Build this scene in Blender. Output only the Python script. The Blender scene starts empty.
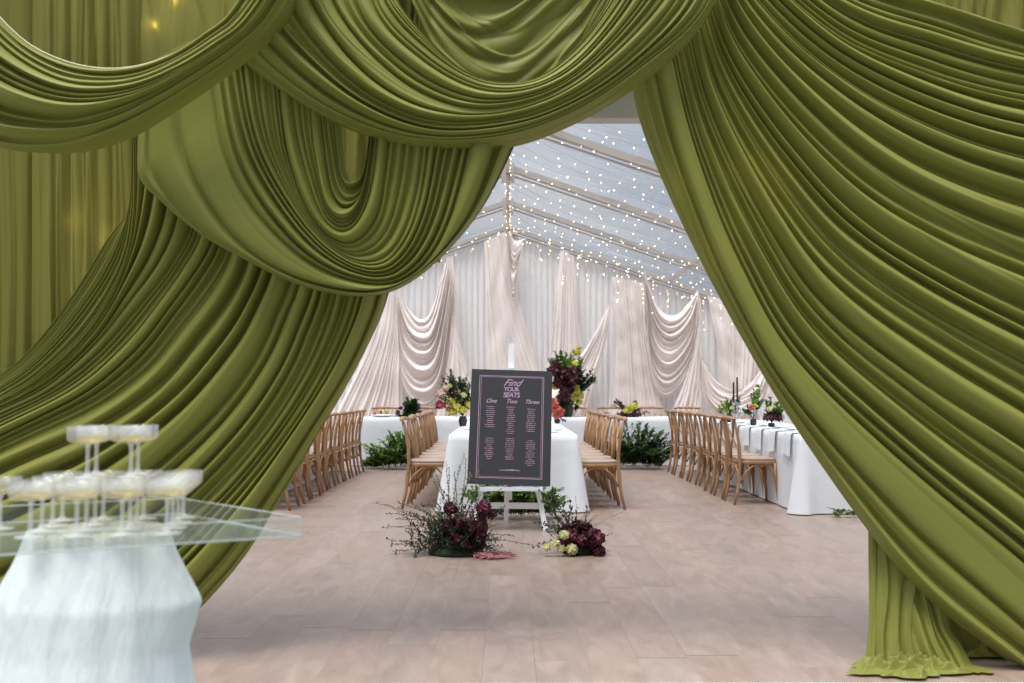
import bpy, math, random
import numpy as np
from mathutils import Vector, Matrix, Euler
S = bpy.context.scene
C = S.collection
PI = math.pi
# ---------------------------------------------------------------- camera
CAMH = 1.156
FPX = 35 / 36 * 1024
cd = bpy.data.cameras.new('camera'); cd.lens = 35; cd.sensor_width = 36
cam = bpy.data.objects.new('camera', cd); C.objects.link(cam)
cam.location = (0, 0, CAMH); cam.rotation_euler = (math.radians(90 + 2.848), 0, math.radians(-0.23))
cd.dof.use_dof = True; cd.dof.focus_distance = 6.8; cd.dof.aperture_fstop = 3.6
cd.clip_end = 300
S.camera = cam
S.cycles.transparent_max_bounces = 64
ROT = np.array(cam.rotation_euler.to_matrix())
# ---------------------------------------------------------------- world: overcast sky
w = bpy.data.worlds.new('overcast_sky'); S.world = w; w.use_nodes = True
nt = w.node_tree; nt.nodes.clear()
out = nt.nodes.new('ShaderNodeOutputWorld'); bg = nt.nodes.new('ShaderNodeBackground')
tc = nt.nodes.new('ShaderNodeTexCoord'); sep = nt.nodes.new('ShaderNodeSeparateXYZ')
nt.links.new(tc.outputs['Generated'], sep.inputs[0])
ns = nt.nodes.new('ShaderNodeTexNoise'); ns.inputs['Scale'].default_value = 3.2; ns.inputs['Detail'].default_value = 6
mp = nt.nodes.new('ShaderNodeMapping'); mp.inputs['Scale'].default_value = (1, 1, 2.5)
nt.links.new(tc.outputs['Generated'], mp.inputs[0]); nt.links.new(mp.outputs[0], ns.inputs['Vector'])
cr = nt.nodes.new('ShaderNodeValToRGB'); e = cr.color_ramp.elements
e[0].position = .36; e[0].color = (.40, .49, .62, 1); e[1].position = .66; e[1].color = (.86, .90, .96, 1)
nt.links.new(ns.outputs['Fac'], cr.inputs[0])
gr = nt.nodes.new('ShaderNodeMapRange'); gr.inputs['From Min'].default_value = 0.0; gr.inputs['From Max'].default_value = 1.0
gr.inputs['To Min'].default_value = .5; gr.inputs['To Max'].default_value = 2.3
nt.links.new(sep.outputs['Z'], gr.inputs['Value'])
mu = nt.nodes.new('ShaderNodeVectorMath'); mu.operation = 'SCALE'
nt.links.new(cr.outputs[0], mu.inputs[0]); nt.links.new(gr.outputs[0], mu.inputs['Scale'])
nt.links.new(mu.outputs[0], bg.inputs['Color']); bg.inputs['Strength'].default_value = .72
nt.links.new(bg.outputs[0], out.inputs[0])
# soft sun through the cloud, high on the left behind the camera
sd = bpy.data.lights.new('cloudy_sun', 'SUN'); sd.energy = 3.9; sd.angle = math.radians(34); sd.color = (1, .97, .92)
so = bpy.data.objects.new('cloudy_sun', sd); C.objects.link(so)
so.rotation_euler = Vector((.22, .28, -1.0)).to_track_quat('-Z', 'Y').to_euler()
S.view_settings.view_transform = 'Standard'; S.view_settings.look = 'None'
S.view_settings.gamma = 1; S.view_settings.use_curve_mapping = False
S.view_settings.exposure = 0.22

# ---------------------------------------------------------------- helpers
def PX(x, y, Y):
    """pixel(s) of the 1024x683 frame -> world point(s) on the plane at depth Y"""
    x = np.asarray(x, float); y = np.asarray(y, float)
    d = np.stack([(x - 512) / FPX, (341.5 - y) / FPX, -np.ones_like(x * y)], -1) @ ROT.T
    s = Y / d[..., 1]
    return d * s[..., None] + np.array([0, 0, CAMH])
def pt(x, y, Y):
    return Vector(PX(x, y, Y).tolist())
def gx(x, Y): return float(PX(x, 391, Y)[0])

def tag(o, label=None, cat=None, group=None, kind=None):
    if label: o['label'] = label
    if cat: o['category'] = cat
    if group: o['group'] = group
    if kind: o['kind'] = kind
    return o
def empty(name, loc=(0, 0, 0), rz=0):
    o = bpy.data.objects.new(name, None); C.objects.link(o); o.location = loc; o.rotation_euler = (0, 0, rz)
    o.empty_display_size = .1
    return o
def mkobj(name, me, mat, parent=None, smooth=True):
    if mat is not None: me.materials.append(mat)
    o = bpy.data.objects.new(name, me); C.objects.link(o)
    if parent: o.parent = parent
    return o
def copy_tree(o, parent=None):
    c = o.copy(); C.objects.link(c)
    if parent: c.parent = parent
    for ch in list(o.children): copy_tree(ch, c)
    return c

class MB:
    def __init__(s): s.v = []; s.f = []; s.n = 0
    def add(s, v, f):
        s.v += [tuple(p) for p in v]; s.f += [tuple(i + s.n for i in q) for q in f]; s.n += len(v); return s
    def box(s, a, b):
        (x0, y0, z0), (x1, y1, z1) = a, b
        return s.add([(x0,y0,z0),(x1,y0,z0),(x1,y1,z0),(x0,y1,z0),(x0,y0,z1),(x1,y0,z1),(x1,y1,z1),(x0,y1,z1)],
                     [(0,3,2,1),(4,5,6,7),(0,1,5,4),(1,2,6,5),(2,3,7,6),(3,0,4,7)])
    def bar(s, p, q, wx, wy, up=(0, 1, 0)):
        p = Vector(p); q = Vector(q); d = (q - p).normalized(); a = d.cross(Vector(up))
        if a.length < 1e-3: a = d.cross(Vector((1, 0, 0)))
        a.normalize(); b = d.cross(a).normalized()
        v = []
        for c in (p, q):
            for i, j in ((-1,-1),(1,-1),(1,1),(-1,1)): v.append(c + a * wx / 2 * i + b * wy / 2 * j)
        return s.add(v, [(0,1,2,3),(7,6,5,4),(0,4,5,1),(1,5,6,2),(2,6,7,3),(3,7,4,0)])
    def tube(s, pts, r, n=8, ry=None, closed=False):
        pts = [Vector(p) for p in pts]; m = len(pts); rs = r if hasattr(r, '__len__') else [r] * m
        k0 = s.n; vs = []; fs = []
        ref = None
        for i, p in enumerate(pts):
            d = (pts[min(i + 1, m - 1)] - pts[max(i - 1, 0)]).normalized()
            if ref is None:
                ref = d.cross(Vector((0, 0, 1)))
                if ref.length < .2: ref = d.cross(Vector((0, 1, 0)))
            a = (ref - d * ref.dot(d)).normalized(); ref = a; b = d.cross(a)
            rb = rs[i] * (ry if ry else 1)
            for j in range(n):
                t = 2 * PI * j / n; vs.append(p + a * rs[i] * math.cos(t) + b * rb * math.sin(t))
        for i in range(m - 1):
            for j in range(n):
                j2 = (j + 1) % n; fs.append((i*n+j, i*n+j2, (i+1)*n+j2, (i+1)*n+j))
        fs.append(tuple(range(n))[::-1]); fs.append(tuple((m-1)*n + j for j in range(n)))
        return s.add(vs, fs)
    def lathe(s, prof, n=20, c=(0, 0, 0)):
        vs = []; fs = []; m = len(prof)
        for r, z in prof:
            for j in range(n):
                t = 2 * PI * j / n; vs.append((c[0] + r * math.cos(t), c[1] + r * math.sin(t), c[2] + z))
        for i in range(m - 1):
            for j in range(n):
                j2 = (j + 1) % n; fs.append((i*n+j, i*n+j2, (i+1)*n+j2, (i+1)*n+j))
        if prof[0][0] > 1e-4: fs.append(tuple(range(n))[::-1])
        if prof[-1][0] > 1e-4: fs.append(tuple((m-1)*n + j for j in range(n)))
        return s.add(vs, fs)
    def ball(s, c, r, n=8, m=5, sz=1):
        prof = [(r * math.sin(PI * i / m) + 1e-5, -r * sz * math.cos(PI * i / m)) for i in range(m + 1)]
        return s.lathe(prof, n, c)
    def build(s, name, mat, parent=None, smooth=True):
        me = bpy.data.meshes.new(name); me.from_pydata(s.v, [], s.f); me.validate(clean_customdata=False)
        if smooth: me.polygons.foreach_set('use_smooth', [True] * len(me.polygons))
        me.update()
        return mkobj(name, me, mat, parent)

def grid_mesh(name, P, mat, parent=None, wrap=False):
    nv, nu = P.shape[:2]
    me = bpy.data.meshes.new(name)
    idx = np.arange(nv * nu).reshape(nv, nu)
    if wrap: idx = np.concatenate([idx, idx[:, :1]], 1)
    q = np.stack([idx[:-1, :-1], idx[:-1, 1:], idx[1:, 1:], idx[1:, :-1]], -1).reshape(-1, 4)
    me.vertices.add(nv * nu); me.vertices.foreach_set('co', P.reshape(-1).astype(np.float32))
    me.loops.add(q.size); me.loops.foreach_set('vertex_index', q.reshape(-1).astype(np.int32))
    me.polygons.add(len(q)); me.polygons.foreach_set('loop_start', np.arange(0, q.size, 4, dtype=np.int32))
    me.polygons.foreach_set('use_smooth', np.ones(len(q), bool))
    me.update(calc_edges=True)
    return mkobj(name, me, mat, parent)

# ---------------------------------------------------------------- materials
def mat(name, col, rough=.6, metal=0, sheen=0, trans=0, emit=None, es=0, bump=0, bscale=60, spec=.5, var=0, vscale=8, alpha=1, stretch=(1,1,1)):
    m = bpy.data.materials.new(name); m.use_nodes = True; t = m.node_tree
    b = t.nodes['Principled BSDF']; o = t.nodes['Material Output']
    b.inputs['Base Color'].default_value = (*col, 1); b.inputs['Roughness'].default_value = rough
    b.inputs['Metallic'].default_value = metal; b.inputs['Specular IOR Level'].default_value = spec
    if sheen: b.inputs['Sheen Weight'].default_value = sheen; b.inputs['Sheen Roughness'].default_value = .4
    if emit: b.inputs['Emission Color'].default_value = (*emit, 1); b.inputs['Emission Strength'].default_value = es
    co = t.nodes.new('ShaderNodeTexCoord'); mpn = t.nodes.new('ShaderNodeMapping'); mpn.inputs['Scale'].default_value = stretch
    t.links.new(co.outputs['Object'], mpn.inputs[0])
    csock = None
    if var:
        n = t.nodes.new('ShaderNodeTexNoise'); n.inputs['Scale'].default_value = vscale; n.inputs['Detail'].default_value = 4
        t.links.new(mpn.outputs[0], n.inputs['Vector'])
        mr = t.nodes.new('ShaderNodeMapRange'); mr.inputs['From Min'].default_value = .3; mr.inputs['From Max'].default_value = .7
        mr.inputs['To Min'].default_value = 1 - var; mr.inputs['To Max'].default_value = 1 + var
        t.links.new(n.outputs['Fac'], mr.inputs['Value'])
        sc = t.nodes.new('ShaderNodeVectorMath'); sc.operation = 'SCALE'; sc.inputs[0].default_value = col
        t.links.new(mr.outputs[0], sc.inputs['Scale']); t.links.new(sc.outputs[0], b.inputs['Base Color']); csock = sc.outputs[0]
    if bump:
        n2 = t.nodes.new('ShaderNodeTexNoise'); n2.inputs['Scale'].default_value = bscale; n2.inputs['Detail'].default_value = 3
        t.links.new(mpn.outputs[0], n2.inputs['Vector'])
        bp = t.nodes.new('ShaderNodeBump'); bp.inputs['Strength'].default_value = bump; bp.inputs['Distance'].default_value = .01
        t.links.new(n2.outputs['Fac'], bp.inputs['Height']); t.links.new(bp.outputs[0], b.inputs['Normal'])
    if trans:
        tr = t.nodes.new('ShaderNodeBsdfTranslucent'); tr.inputs['Color'].default_value = (*[min(1, c * 1.15) for c in col], 1)
        mx = t.nodes.new('ShaderNodeMixShader'); mx.inputs[0].default_value = trans
        t.links.new(b.outputs[0], mx.inputs[1]); t.links.new(tr.outputs[0], mx.inputs[2]); t.links.new(mx.outputs[0], o.inputs[0])
    return m
def clear(name, tint, diff=.05, rough=.05, ior=1.45, dcol=(1, 1, 1)):
    m = bpy.data.materials.new(name); m.use_nodes = True; t = m.node_tree; t.nodes.clear()
    o = t.nodes.new('ShaderNodeOutputMaterial'); tp = t.nodes.new('ShaderNodeBsdfTransparent'); tp.inputs[0].default_value = (*tint, 1)
    gl = t.nodes.new('ShaderNodeBsdfGlossy'); gl.inputs['Roughness'].default_value = rough
    df = t.nodes.new('ShaderNodeBsdfDiffuse'); df.inputs[0].default_value = (*dcol, 1)
    fr = t.nodes.new('ShaderNodeMath'); fr.operation = 'MULTIPLY'; lw = t.nodes.new('ShaderNodeLayerWeight'); lw.inputs['Blend'].default_value = .12 + (ior - 1.3) * .4
    t.links.new(lw.outputs['Facing'], fr.inputs[0]); t.links.new(lw.outputs['Facing'], fr.inputs[1])
    m1 = t.nodes.new('ShaderNodeMixShader'); m1.inputs[0].default_value = diff
    m2 = t.nodes.new('ShaderNodeMixShader')
    t.links.new(tp.outputs[0], m1.inputs[1]); t.links.new(df.outputs[0], m1.inputs[2])
    t.links.new(fr.outputs[0], m2.inputs[0]); t.links.new(m1.outputs[0], m2.inputs[1]); t.links.new(gl.outputs[0], m2.inputs[2])
    t.links.new(m2.outputs[0], o.inputs[0])
    return m

M = {}
M['green'] = mat('olive_satin', (.210, .212, .041), .5, sheen=.04, trans=.08, spec=.3, bump=.12, bscale=35)
M['hem'] = mat('rim_highlight', (.62, .62, .42), .6)  # pale colour standing in for light caught on the top left swag's rim
M['green_sheer'] = mat('olive_sheer', (.27, .255, .06), .6, trans=.4, spec=.2)
M['blush'] = mat('blush_voile', (.92, .83, .79), .8, trans=.15, spec=.1)
M['ivory'] = mat('ivory_voile', (.94, .90, .87), .8, trans=.15, spec=.1)
M['linen'] = mat('white_linen', (.83, .845, .87), .85, trans=.1, spec=.1, bump=.6, bscale=7)
M['linen_wrinkled'] = mat('crinkled_linen', (.78, .82, .84), .9, trans=.12, spec=.1, bump=.9, bscale=34, stretch=(1, 1, .25))
M['oak'] = mat('oak_wood', (.36, .20, .098), .45, var=.28, vscale=14, stretch=(1, 1, .25))
M['seat'] = mat('rush_seat', (.42, .31, .25), .8, bump=.4, bscale=90)
M['metal'] = mat('pale_aluminium', (.52, .47, .43), .4, metal=.25, var=.08, vscale=3)
M['header'] = mat('grey_vinyl', (.60, .60, .59), .6, trans=.15)
M['white'] = mat('white_paint', (.82, .84, .86), .4)
M['chart'] = mat('charcoal_card', (.028, .027, .032), .55)
M['pink_ink'] = mat('mauve_ink', (.50, .33, .45), .6)
M['leaf'] = mat('leaf_green', (.085, .16, .045), .5, var=.5, vscale=20, trans=.2)
M['leaf_light'] = mat('leaf_lime', (.20, .32, .06), .5, var=.4, vscale=20, trans=.25)
M['leaf_dark'] = mat('leaf_deep', (.026, .055, .022), .5, var=.5, vscale=20, trans=.1)
M['olive_leaf'] = mat('leaf_grey', (.10, .13, .07), .5, var=.4, vscale=20, trans=.15)
M['moss'] = mat('moss', (.018, .032, .012), .9, var=.5, vscale=30, bump=.8, bscale=60)
M['twig'] = mat('twig_brown', (.10, .055, .035), .7)
M['berry'] = mat('dark_berry', (.07, .008, .02), .35)
M['burgundy'] = mat('burgundy_petal', (.055, .004, .012), .55, var=.5, vscale=30, trans=.1)
M['maroon'] = mat('maroon_petal', (.10, .008, .025), .55, var=.4, vscale=30, trans=.1)
M['cream'] = mat('cream_petal', (.68, .66, .34), .6, var=.15, vscale=20, trans=.2)
M['yellow'] = mat('yellow_orchid', (.60, .55, .10), .55, var=.2, vscale=20, trans=.2)
M['blush_petal'] = mat('blush_petal', (.70, .50, .42), .6, trans=.2)
M['coral'] = mat('coral_petal', (.55, .11, .075), .5, var=.3, vscale=20, trans=.1)
M['redfruit'] = mat('red_fruit', (.30, .03, .035), .35)
M['dusty'] = mat('dusty_pink', (.36, .13, .14), .7)
M['black'] = mat('black_wax', (.015, .012, .014), .4)
M['pottery'] = mat('dark_pottery', (.035, .03, .03), .5)
M['menu'] = mat('grey_card', (.16, .16, .18), .6)
M['champagne'] = clear('champagne', (.95, .89, .72), .07, .05, 1.35, (.85, .72, .42))
M['glass'] = clear('clear_glass', (.90, .91, .92), .20, .03, 1.6, (.9, .93, .96))
M['rimglass'] = clear('coupe_glass', (.975, .98, .985), .09, .05, 1.5, (.95, .96, .97))
M['stemglass'] = clear('stem_glass', (.96, .97, .98), .28, .05, 1.55, (.9, .93, .96))
M['acrylic'] = clear('clear_acrylic', (.97, .98, .975), .035, .03, 1.38, (.85, .88, .88))
M['acrylic_edge'] = clear('acrylic_edge', (.9, .92, .91), .30, .1, 1.4, (.85, .88, .88))
M['pvc'] = clear('clear_roof_pvc', (.93, .95, .975), .10, .12, 1.3, (.88, .92, .96))
M['pvc_seam'] = clear('roof_crease', (.8, .85, .9), .35, .3, 1.3, (.9, .94, 1))
M['bulb'] = mat('warm_bulb', (1, .75, .4), .4, emit=(1, .74, .42), es=9)
M['wire'] = mat('pale_wire', (.55, .5, .45), .5)
M['ground'] = mat('pale_paving', (.22, .23, .20), .8, var=.1, vscale=3, bump=.2)

# wood laminate floor: planks running away from the entrance
def floor_mat():
    m = bpy.data.materials.new('laminate_planks'); m.use_nodes = True; t = m.node_tree; L = t.links.new
    b = t.nodes['Principled BSDF']
    co = t.nodes.new('ShaderNodeTexCoord'); sp = t.nodes.new('ShaderNodeSeparateXYZ'); L(co.outputs['Object'], sp.inputs[0])
    def ma(op, a, b_=None, clamp=False):
        n = t.nodes.new('ShaderNodeMath'); n.operation = op; n.use_clamp = clamp
        for i, v in enumerate((a, b_)):
            if v is None: continue
            if isinstance(v, (int, float)): n.inputs[i].default_value = v
            else: L(v, n.inputs[i])
        return n.outputs[0]
    def wn(x, y=None):
        n = t.nodes.new('ShaderNodeTexWhiteNoise'); n.noise_dimensions = '2D'
        c = t.nodes.new('ShaderNodeCombineXYZ'); L(x, c.inputs[0])
        if y is not None:
            if isinstance(y, (int, float)): c.inputs[1].default_value = y
            else: L(y, c.inputs[1])
        L(c.outputs[0], n.inputs['Vector']); return n.outputs['Value']
    W, LEN = .222, 1.55
    xs = ma('DIVIDE', ma('ADD', sp.outputs['X'], .107), W); ix = ma('FLOOR', xs); fx = ma('SUBTRACT', xs, ix)
    ys = ma('ADD', ma('DIVIDE', sp.outputs['Y'], LEN), wn(ix, 3.3)); iy = ma('FLOOR', ys); fy = ma('SUBTRACT', ys, iy)
    rnd = wn(ix, iy); rnd2 = wn(ma('ADD', ix, 41.7), iy)
    # distance to joints in metres
    dx = ma('MULTIPLY', ma('MINIMUM', fx, ma('SUBTRACT', 1.0, fx)), W)
    dy = ma('MULTIPLY', ma('MINIMUM', fy, ma('SUBTRACT', 1.0, fy)), LEN)
    jx = ma('MULTIPLY', ma('LESS_THAN', dx, .0016), ma('ADD', ma('MULTIPLY', ma('GREATER_THAN', wn(ma('ADD', ix, 7.7), iy), .86), .5), .14))
    jy = ma('MULTIPLY', ma('LESS_THAN', dy, .006), ma('ADD', ma('MULTIPLY', ma('GREATER_THAN', rnd2, .62), .75), .15))
    j = ma('MAXIMUM', jx, jy)
    mp1 = t.nodes.new('ShaderNodeMapping'); mp1.inputs['Scale'].default_value = (7, 2.2, 1)
    off = t.nodes.new('ShaderNodeCombineXYZ'); L(ma('MULTIPLY', rnd, 50), off.inputs[0]); L(ma('MULTIPLY', rnd, 31), off.inputs[1])
    ad = t.nodes.new('ShaderNodeVectorMath'); L(co.outputs['Object'], mp1.inputs[0]); L(mp1.outputs[0], ad.inputs[0]); L(off.outputs[0], ad.inputs[1])
    n1 = t.nodes.new('ShaderNodeTexNoise'); n1.inputs['Scale'].default_value = 1.3; n1.inputs['Detail'].default_value = 7; n1.inputs['Roughness'].default_value = .62; n1.inputs['Distortion'].default_value = 1.2
    L(ad.outputs[0], n1.inputs['Vector'])
    cr = t.nodes.new('ShaderNodeValToRGB'); e = cr.color_ramp.elements
    e[0].position = .28; e[0].color = (.250, .178, .142, 1); e[1].position = .72; e[1].color = (.375, .283, .235, 1)
    L(n1.outputs['Fac'], cr.inputs[0])
    hs = t.nodes.new('ShaderNodeHueSaturation'); L(cr.outputs[0], hs.inputs['Color'])
    L(ma('ADD', .94, ma('MULTIPLY', rnd, .12)), hs.inputs['Value']); L(ma('ADD', .92, ma('MULTIPLY', rnd2, .16)), hs.inputs['Saturation'])
    mx = t.nodes.new('ShaderNodeMix'); mx.data_type = 'RGBA'; L(j, mx.inputs[0]); L(hs.outputs[0], mx.inputs[6]); mx.inputs[7].default_value = (.05, .035, .03, 1)
    L(mx.outputs[2], b.inputs['Base Color'])
    L(ma('ADD', .30, ma('MULTIPLY', n1.outputs['Fac'], .22)), b.inputs['Roughness']); b.inputs['Specular IOR Level'].default_value = .45
    bp = t.nodes.new('ShaderNodeBump'); bp.inputs['Strength'].default_value = .15; bp.inputs['Distance'].default_value = .004
    L(n1.outputs['Fac'], bp.inputs['Height']); L(bp.outputs[0], b.inputs['Normal'])
    return m
M['floor'] = floor_mat()

# ---------------------------------------------------------------- setting
HW, EAVE, RIDGE, YB, YF = 5.6, 2.38, 4.27, 19.0, 4.66
BAY = 2.55
def struct(o): o['kind'] = 'structure'; return o
struct(MB().box((-HW - .4, 3.98, -.1), (HW + .4, YB + .3, 0)).build('floor', M['floor'], smooth=False))
struct(MB().box((-14, -8, -.16), (14, 3.97, -.012)).build('floor_outside', M['ground'], smooth=False))
def pleats(P0, P1, ztop, nrm, pitch, depth, n, seed, zfun=None, nz=14):
    """pleated cloth between two floor points"""
    rng = np.random.default_rng(seed)
    s = np.linspace(0, 1, n); L = np.linalg.norm(np.array(P1) - np.array(P0))
    ph = np.cumsum(rng.uniform(.6, 1.4, n)); ph = ph / ph[-1] * L / pitch * 2 * PI
    zz = np.linspace(0, 1, nz)
    out_ = np.zeros((nz, n, 3))
    for i, z in enumerate(zz):
        x = P0[0] + (P1[0] - P0[0]) * s; y = P0[1] + (P1[1] - P0[1]) * s
        top = zfun(x, y) if zfun else ztop
        o_ = depth * (np.abs(np.sin(ph / 2 + .35 * np.sin(z * 3 + s * 40))) ** .8) * (1 - .35 * z)
        out_[i, :, 0] = x + nrm[0] * o_; out_[i, :, 1] = y + nrm[1] * o_; out_[i, :, 2] = z * top
    return out_
struct(grid_mesh('wall_left', pleats((-HW, YF, 0), (-HW, YB, 0), EAVE, (1, 0), .22, .07, 900, 1), M['ivory']))
struct(grid_mesh('wall_right', pleats((HW, YF, 0), (HW, YB, 0), EAVE, (-1, 0), .22, .07, 900, 2), M['ivory']))
roofz = lambda x: RIDGE - (RIDGE - EAVE) * abs(x) / HW
struct(grid_mesh('wall_back', pleats((-HW, YB, 0), (HW, YB, 0), 0, (0, -1), .12, .075, 1700, 3, zfun=lambda x, y: RIDGE - .07 - (RIDGE - EAVE) * np.abs(x) / HW), M['ivory']))
# clear roof
for i, sgn in enumerate((-1, 1)):
    n = 60; m_ = 26
    A = np.zeros((m_, n, 3)); yy = np.linspace(YF, YB + .1, n); tt = np.linspace(0, 1, m_)
    Y_, T_ = np.meshgrid(yy, tt)
    A[..., 0] = sgn * (.05 + T_ * HW); A[..., 1] = Y_
    A[..., 2] = RIDGE + .1 - (RIDGE - EAVE) * T_ - .05 * np.sin(PI * (((Y_ - YB) / BAY) % 1)) * np.sin(PI * T_)
    struct(grid_mesh('ceiling_left' if sgn < 0 else 'ceiling_right', A, M['pvc']))
# soft creases in the sheet
rng = random.Random(5)
cre = MB()
for k in range(330):
    sgn = rng.choice((-1, 1, 1)); y = rng.uniform(6, YB - .3); t0 = rng.uniform(0, .5); t1 = t0 + rng.uniform(.15, .5); sk = rng.uniform(-.35, .35)
    pts = []
    for q in range(5):
        t = t0 + (t1 - t0) * q / 4
        pts.append((sgn * t * HW, y + sk * q / 4 + .04 * math.sin(q * 2 + k), RIDGE - (RIDGE - EAVE) * t + .075))
    wd = rng.uniform(.004, .02)
    vs = []; fs = []
    for p in pts: vs += [(p[0], p[1] - wd, p[2]), (p[0], p[1] + wd, p[2] + .004)]
    for q in range(4): fs.append((2*q, 2*q+1, 2*q+3, 2*q+2))
    cre.add(vs, fs)
struct(cre.build('ceiling_creases', M['pvc_seam']))
# frame of the marquee: rafters, ridge, eaves, purlins, legs
k = 1
def trim(mb, mt='metal'):
    global k
    o = struct(mb.build('trim_%d' % k, M[mt], smooth=False)); k += 1; return o
ys = [YB - BAY * i - .12 for i in range(6)] 
for y in ys:
    for sgn in (-1, 1):
        b = MB(); b.bar((0, y, RIDGE), (sgn * HW, y, EAVE), .075, .13)
        b.bar((sgn * HW, y, EAVE + .05), (sgn * HW, y, 0), .1, .1)
        b.bar((0, y + .02, RIDGE - .015 - .075), (sgn * HW, y + .02, EAVE - .09), .02, .05)
        trim(b)
    b = MB(); b.box((-.09, y - .09, RIDGE - .2), (.09, y + .09, RIDGE + .06)); trim(b)
b = MB(); b.box((-.03, 4.6, RIDGE - .10), (.03, YB, RIDGE - .02)); trim(b)
for sgn in (-1, 1):
    trim(MB().box((sgn * HW - .05, YF, EAVE - .06), (sgn * HW + .05, YB, EAVE + .06)))
for yy0, tt0 in ((YB - .12 - BAY, .54), (YB - .12, .54)):
    for sgn in (-1, 1):
        x = sgn * HW * tt0; z = roofz(x) - .02
        trim(MB().bar((x, yy0 - BAY, z), (x, yy0, z), .05, .05, up=(1, 0, 0)))
# entrance gable: header beam and posts
zb = float(PX(610, 118, 4.62)[2])
trim(MB().box((-HW, YF - .04, zb), (HW, YF + .06, zb + .34)), 'header')
for x in (gx(975, 4.5), gx(-60, 4.5)):
    trim(MB().box((x, YF - .03, 0), (x + .5, YF + .06, 3.9)), 'header')
trim(MB().bar((0, YF, RIDGE), (HW, YF, EAVE), .09, .15)); trim(MB().bar((0, YF, RIDGE), (-HW, YF, EAVE), .09, .15))
# threshold strip
trim(MB().box((-3.4, 3.90, -.012), (3.4, 3.985, .006)), 'white')

# ---------------------------------------------------------------- drapery
def cr_spline(P, ts):
    """Catmull-Rom through rows of P (n,...) at parameters ts in 0..1"""
    n = len(P); x = np.clip(ts, 0, 1) * (n - 1); i = np.minimum(x.astype(int), n - 2); f = x - i
    sh = (-1,) + (1,) * (P.ndim - 1); f = f.reshape(sh)
    p1 = P[i]; p2 = P[i + 1]; p0 = np.where((i > 0).reshape(sh), P[np.maximum(i - 1, 0)], 2 * p1 - p2)
    p3 = np.where((i < n - 2).reshape(sh), P[np.minimum(i + 2, n - 1)], 2 * p2 - p1)
    return .5 * (2 * p1 + (p2 - p0) * f + (2 * p0 - 5 * p1 + 4 * p2 - p3) * f ** 2 + (3 * p1 - p0 - 3 * p2 + p3) * f ** 3)
def resample(pl, n=40):
    P = cr_spline(np.array(pl, float), np.linspace(0, 1, 300))
    d = np.r_[0, np.cumsum(np.linalg.norm(np.diff(P, axis=0), axis=1))]; d /= d[-1]
    t = np.linspace(0, 1, n)
    return np.stack([np.interp(t, d, P[:, 0]), np.interp(t, d, P[:, 1])], -1)
def sn(x, y, seed, f=1.0, o=3):
    r = np.random.default_rng(seed); s = 0; a = 1; tot = 0
    for q in range(o):
        for _ in range(2):
            th = r.uniform(0, 2 * PI); ff = f * (1.9 ** q) * r.uniform(.8, 1.2)
            s = s + a * np.sin(2 * PI * ff * (x * math.cos(th) + y * math.sin(th)) + r.uniform(0, 2 * PI)); tot += a
        a *= .5
    return s / tot * 1.6
def bounds(n, seed, dens=None, jit=.4):
    r = np.random.default_rng(seed); w_ = r.uniform(1 - jit, 1 + jit, n) ** 1.3
    # some narrow folds paired with wide ones
    w_[r.random(n) < .22] *= .55
    b = np.r_[0, np.cumsum(w_)]; b /= b[-1]
    if dens is not None:   # dens: list of (v, relative fold width)
        g = np.linspace(0, 1, 400); dw = np.interp(g, [d[0] for d in dens], [d[1] for d in dens])
        cum = np.r_[0, np.cumsum((1 / dw)[:-1])]; cum /= cum[-1]
        b = np.interp(b, cum, g)
    return b
def foldfn(V, U, b, seed, soft=.8, lo=.35, warp=.5, uf=.8):
    r = np.random.default_rng(seed + 7); n = len(b) - 1; mw = 1 / n
    Vw = V + warp * mw * sn(V * 1.2, U * uf, seed + 1)
    Vw = np.clip(Vw, b[0], b[-1] - 1e-6)
    i = np.clip(np.searchsorted(b, Vw, side='right') - 1, 0, n - 1); wd = np.diff(b)
    t = (Vw - b[i]) / wd[i]
    pk = r.uniform(.3, .7, n)[i]
    t = np.where(t < pk, t / pk * .5, .5 + (t - pk) / (1 - pk) * .5)
    a = r.uniform(lo, 1.15, n)[i] * (1 + .35 * np.sin(U * r.uniform(1.5, 4.5, n)[i] + r.uniform(0, 6, n)[i]))
    # sin profile: round crown, tight valley
    ex = np.where(r.random(n) < .5, r.uniform(.6, 1.0, n), r.uniform(1.2, 2.4, n))[i] * soft
    return np.sin(PI * t) ** ex * wd[i] * a
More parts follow.
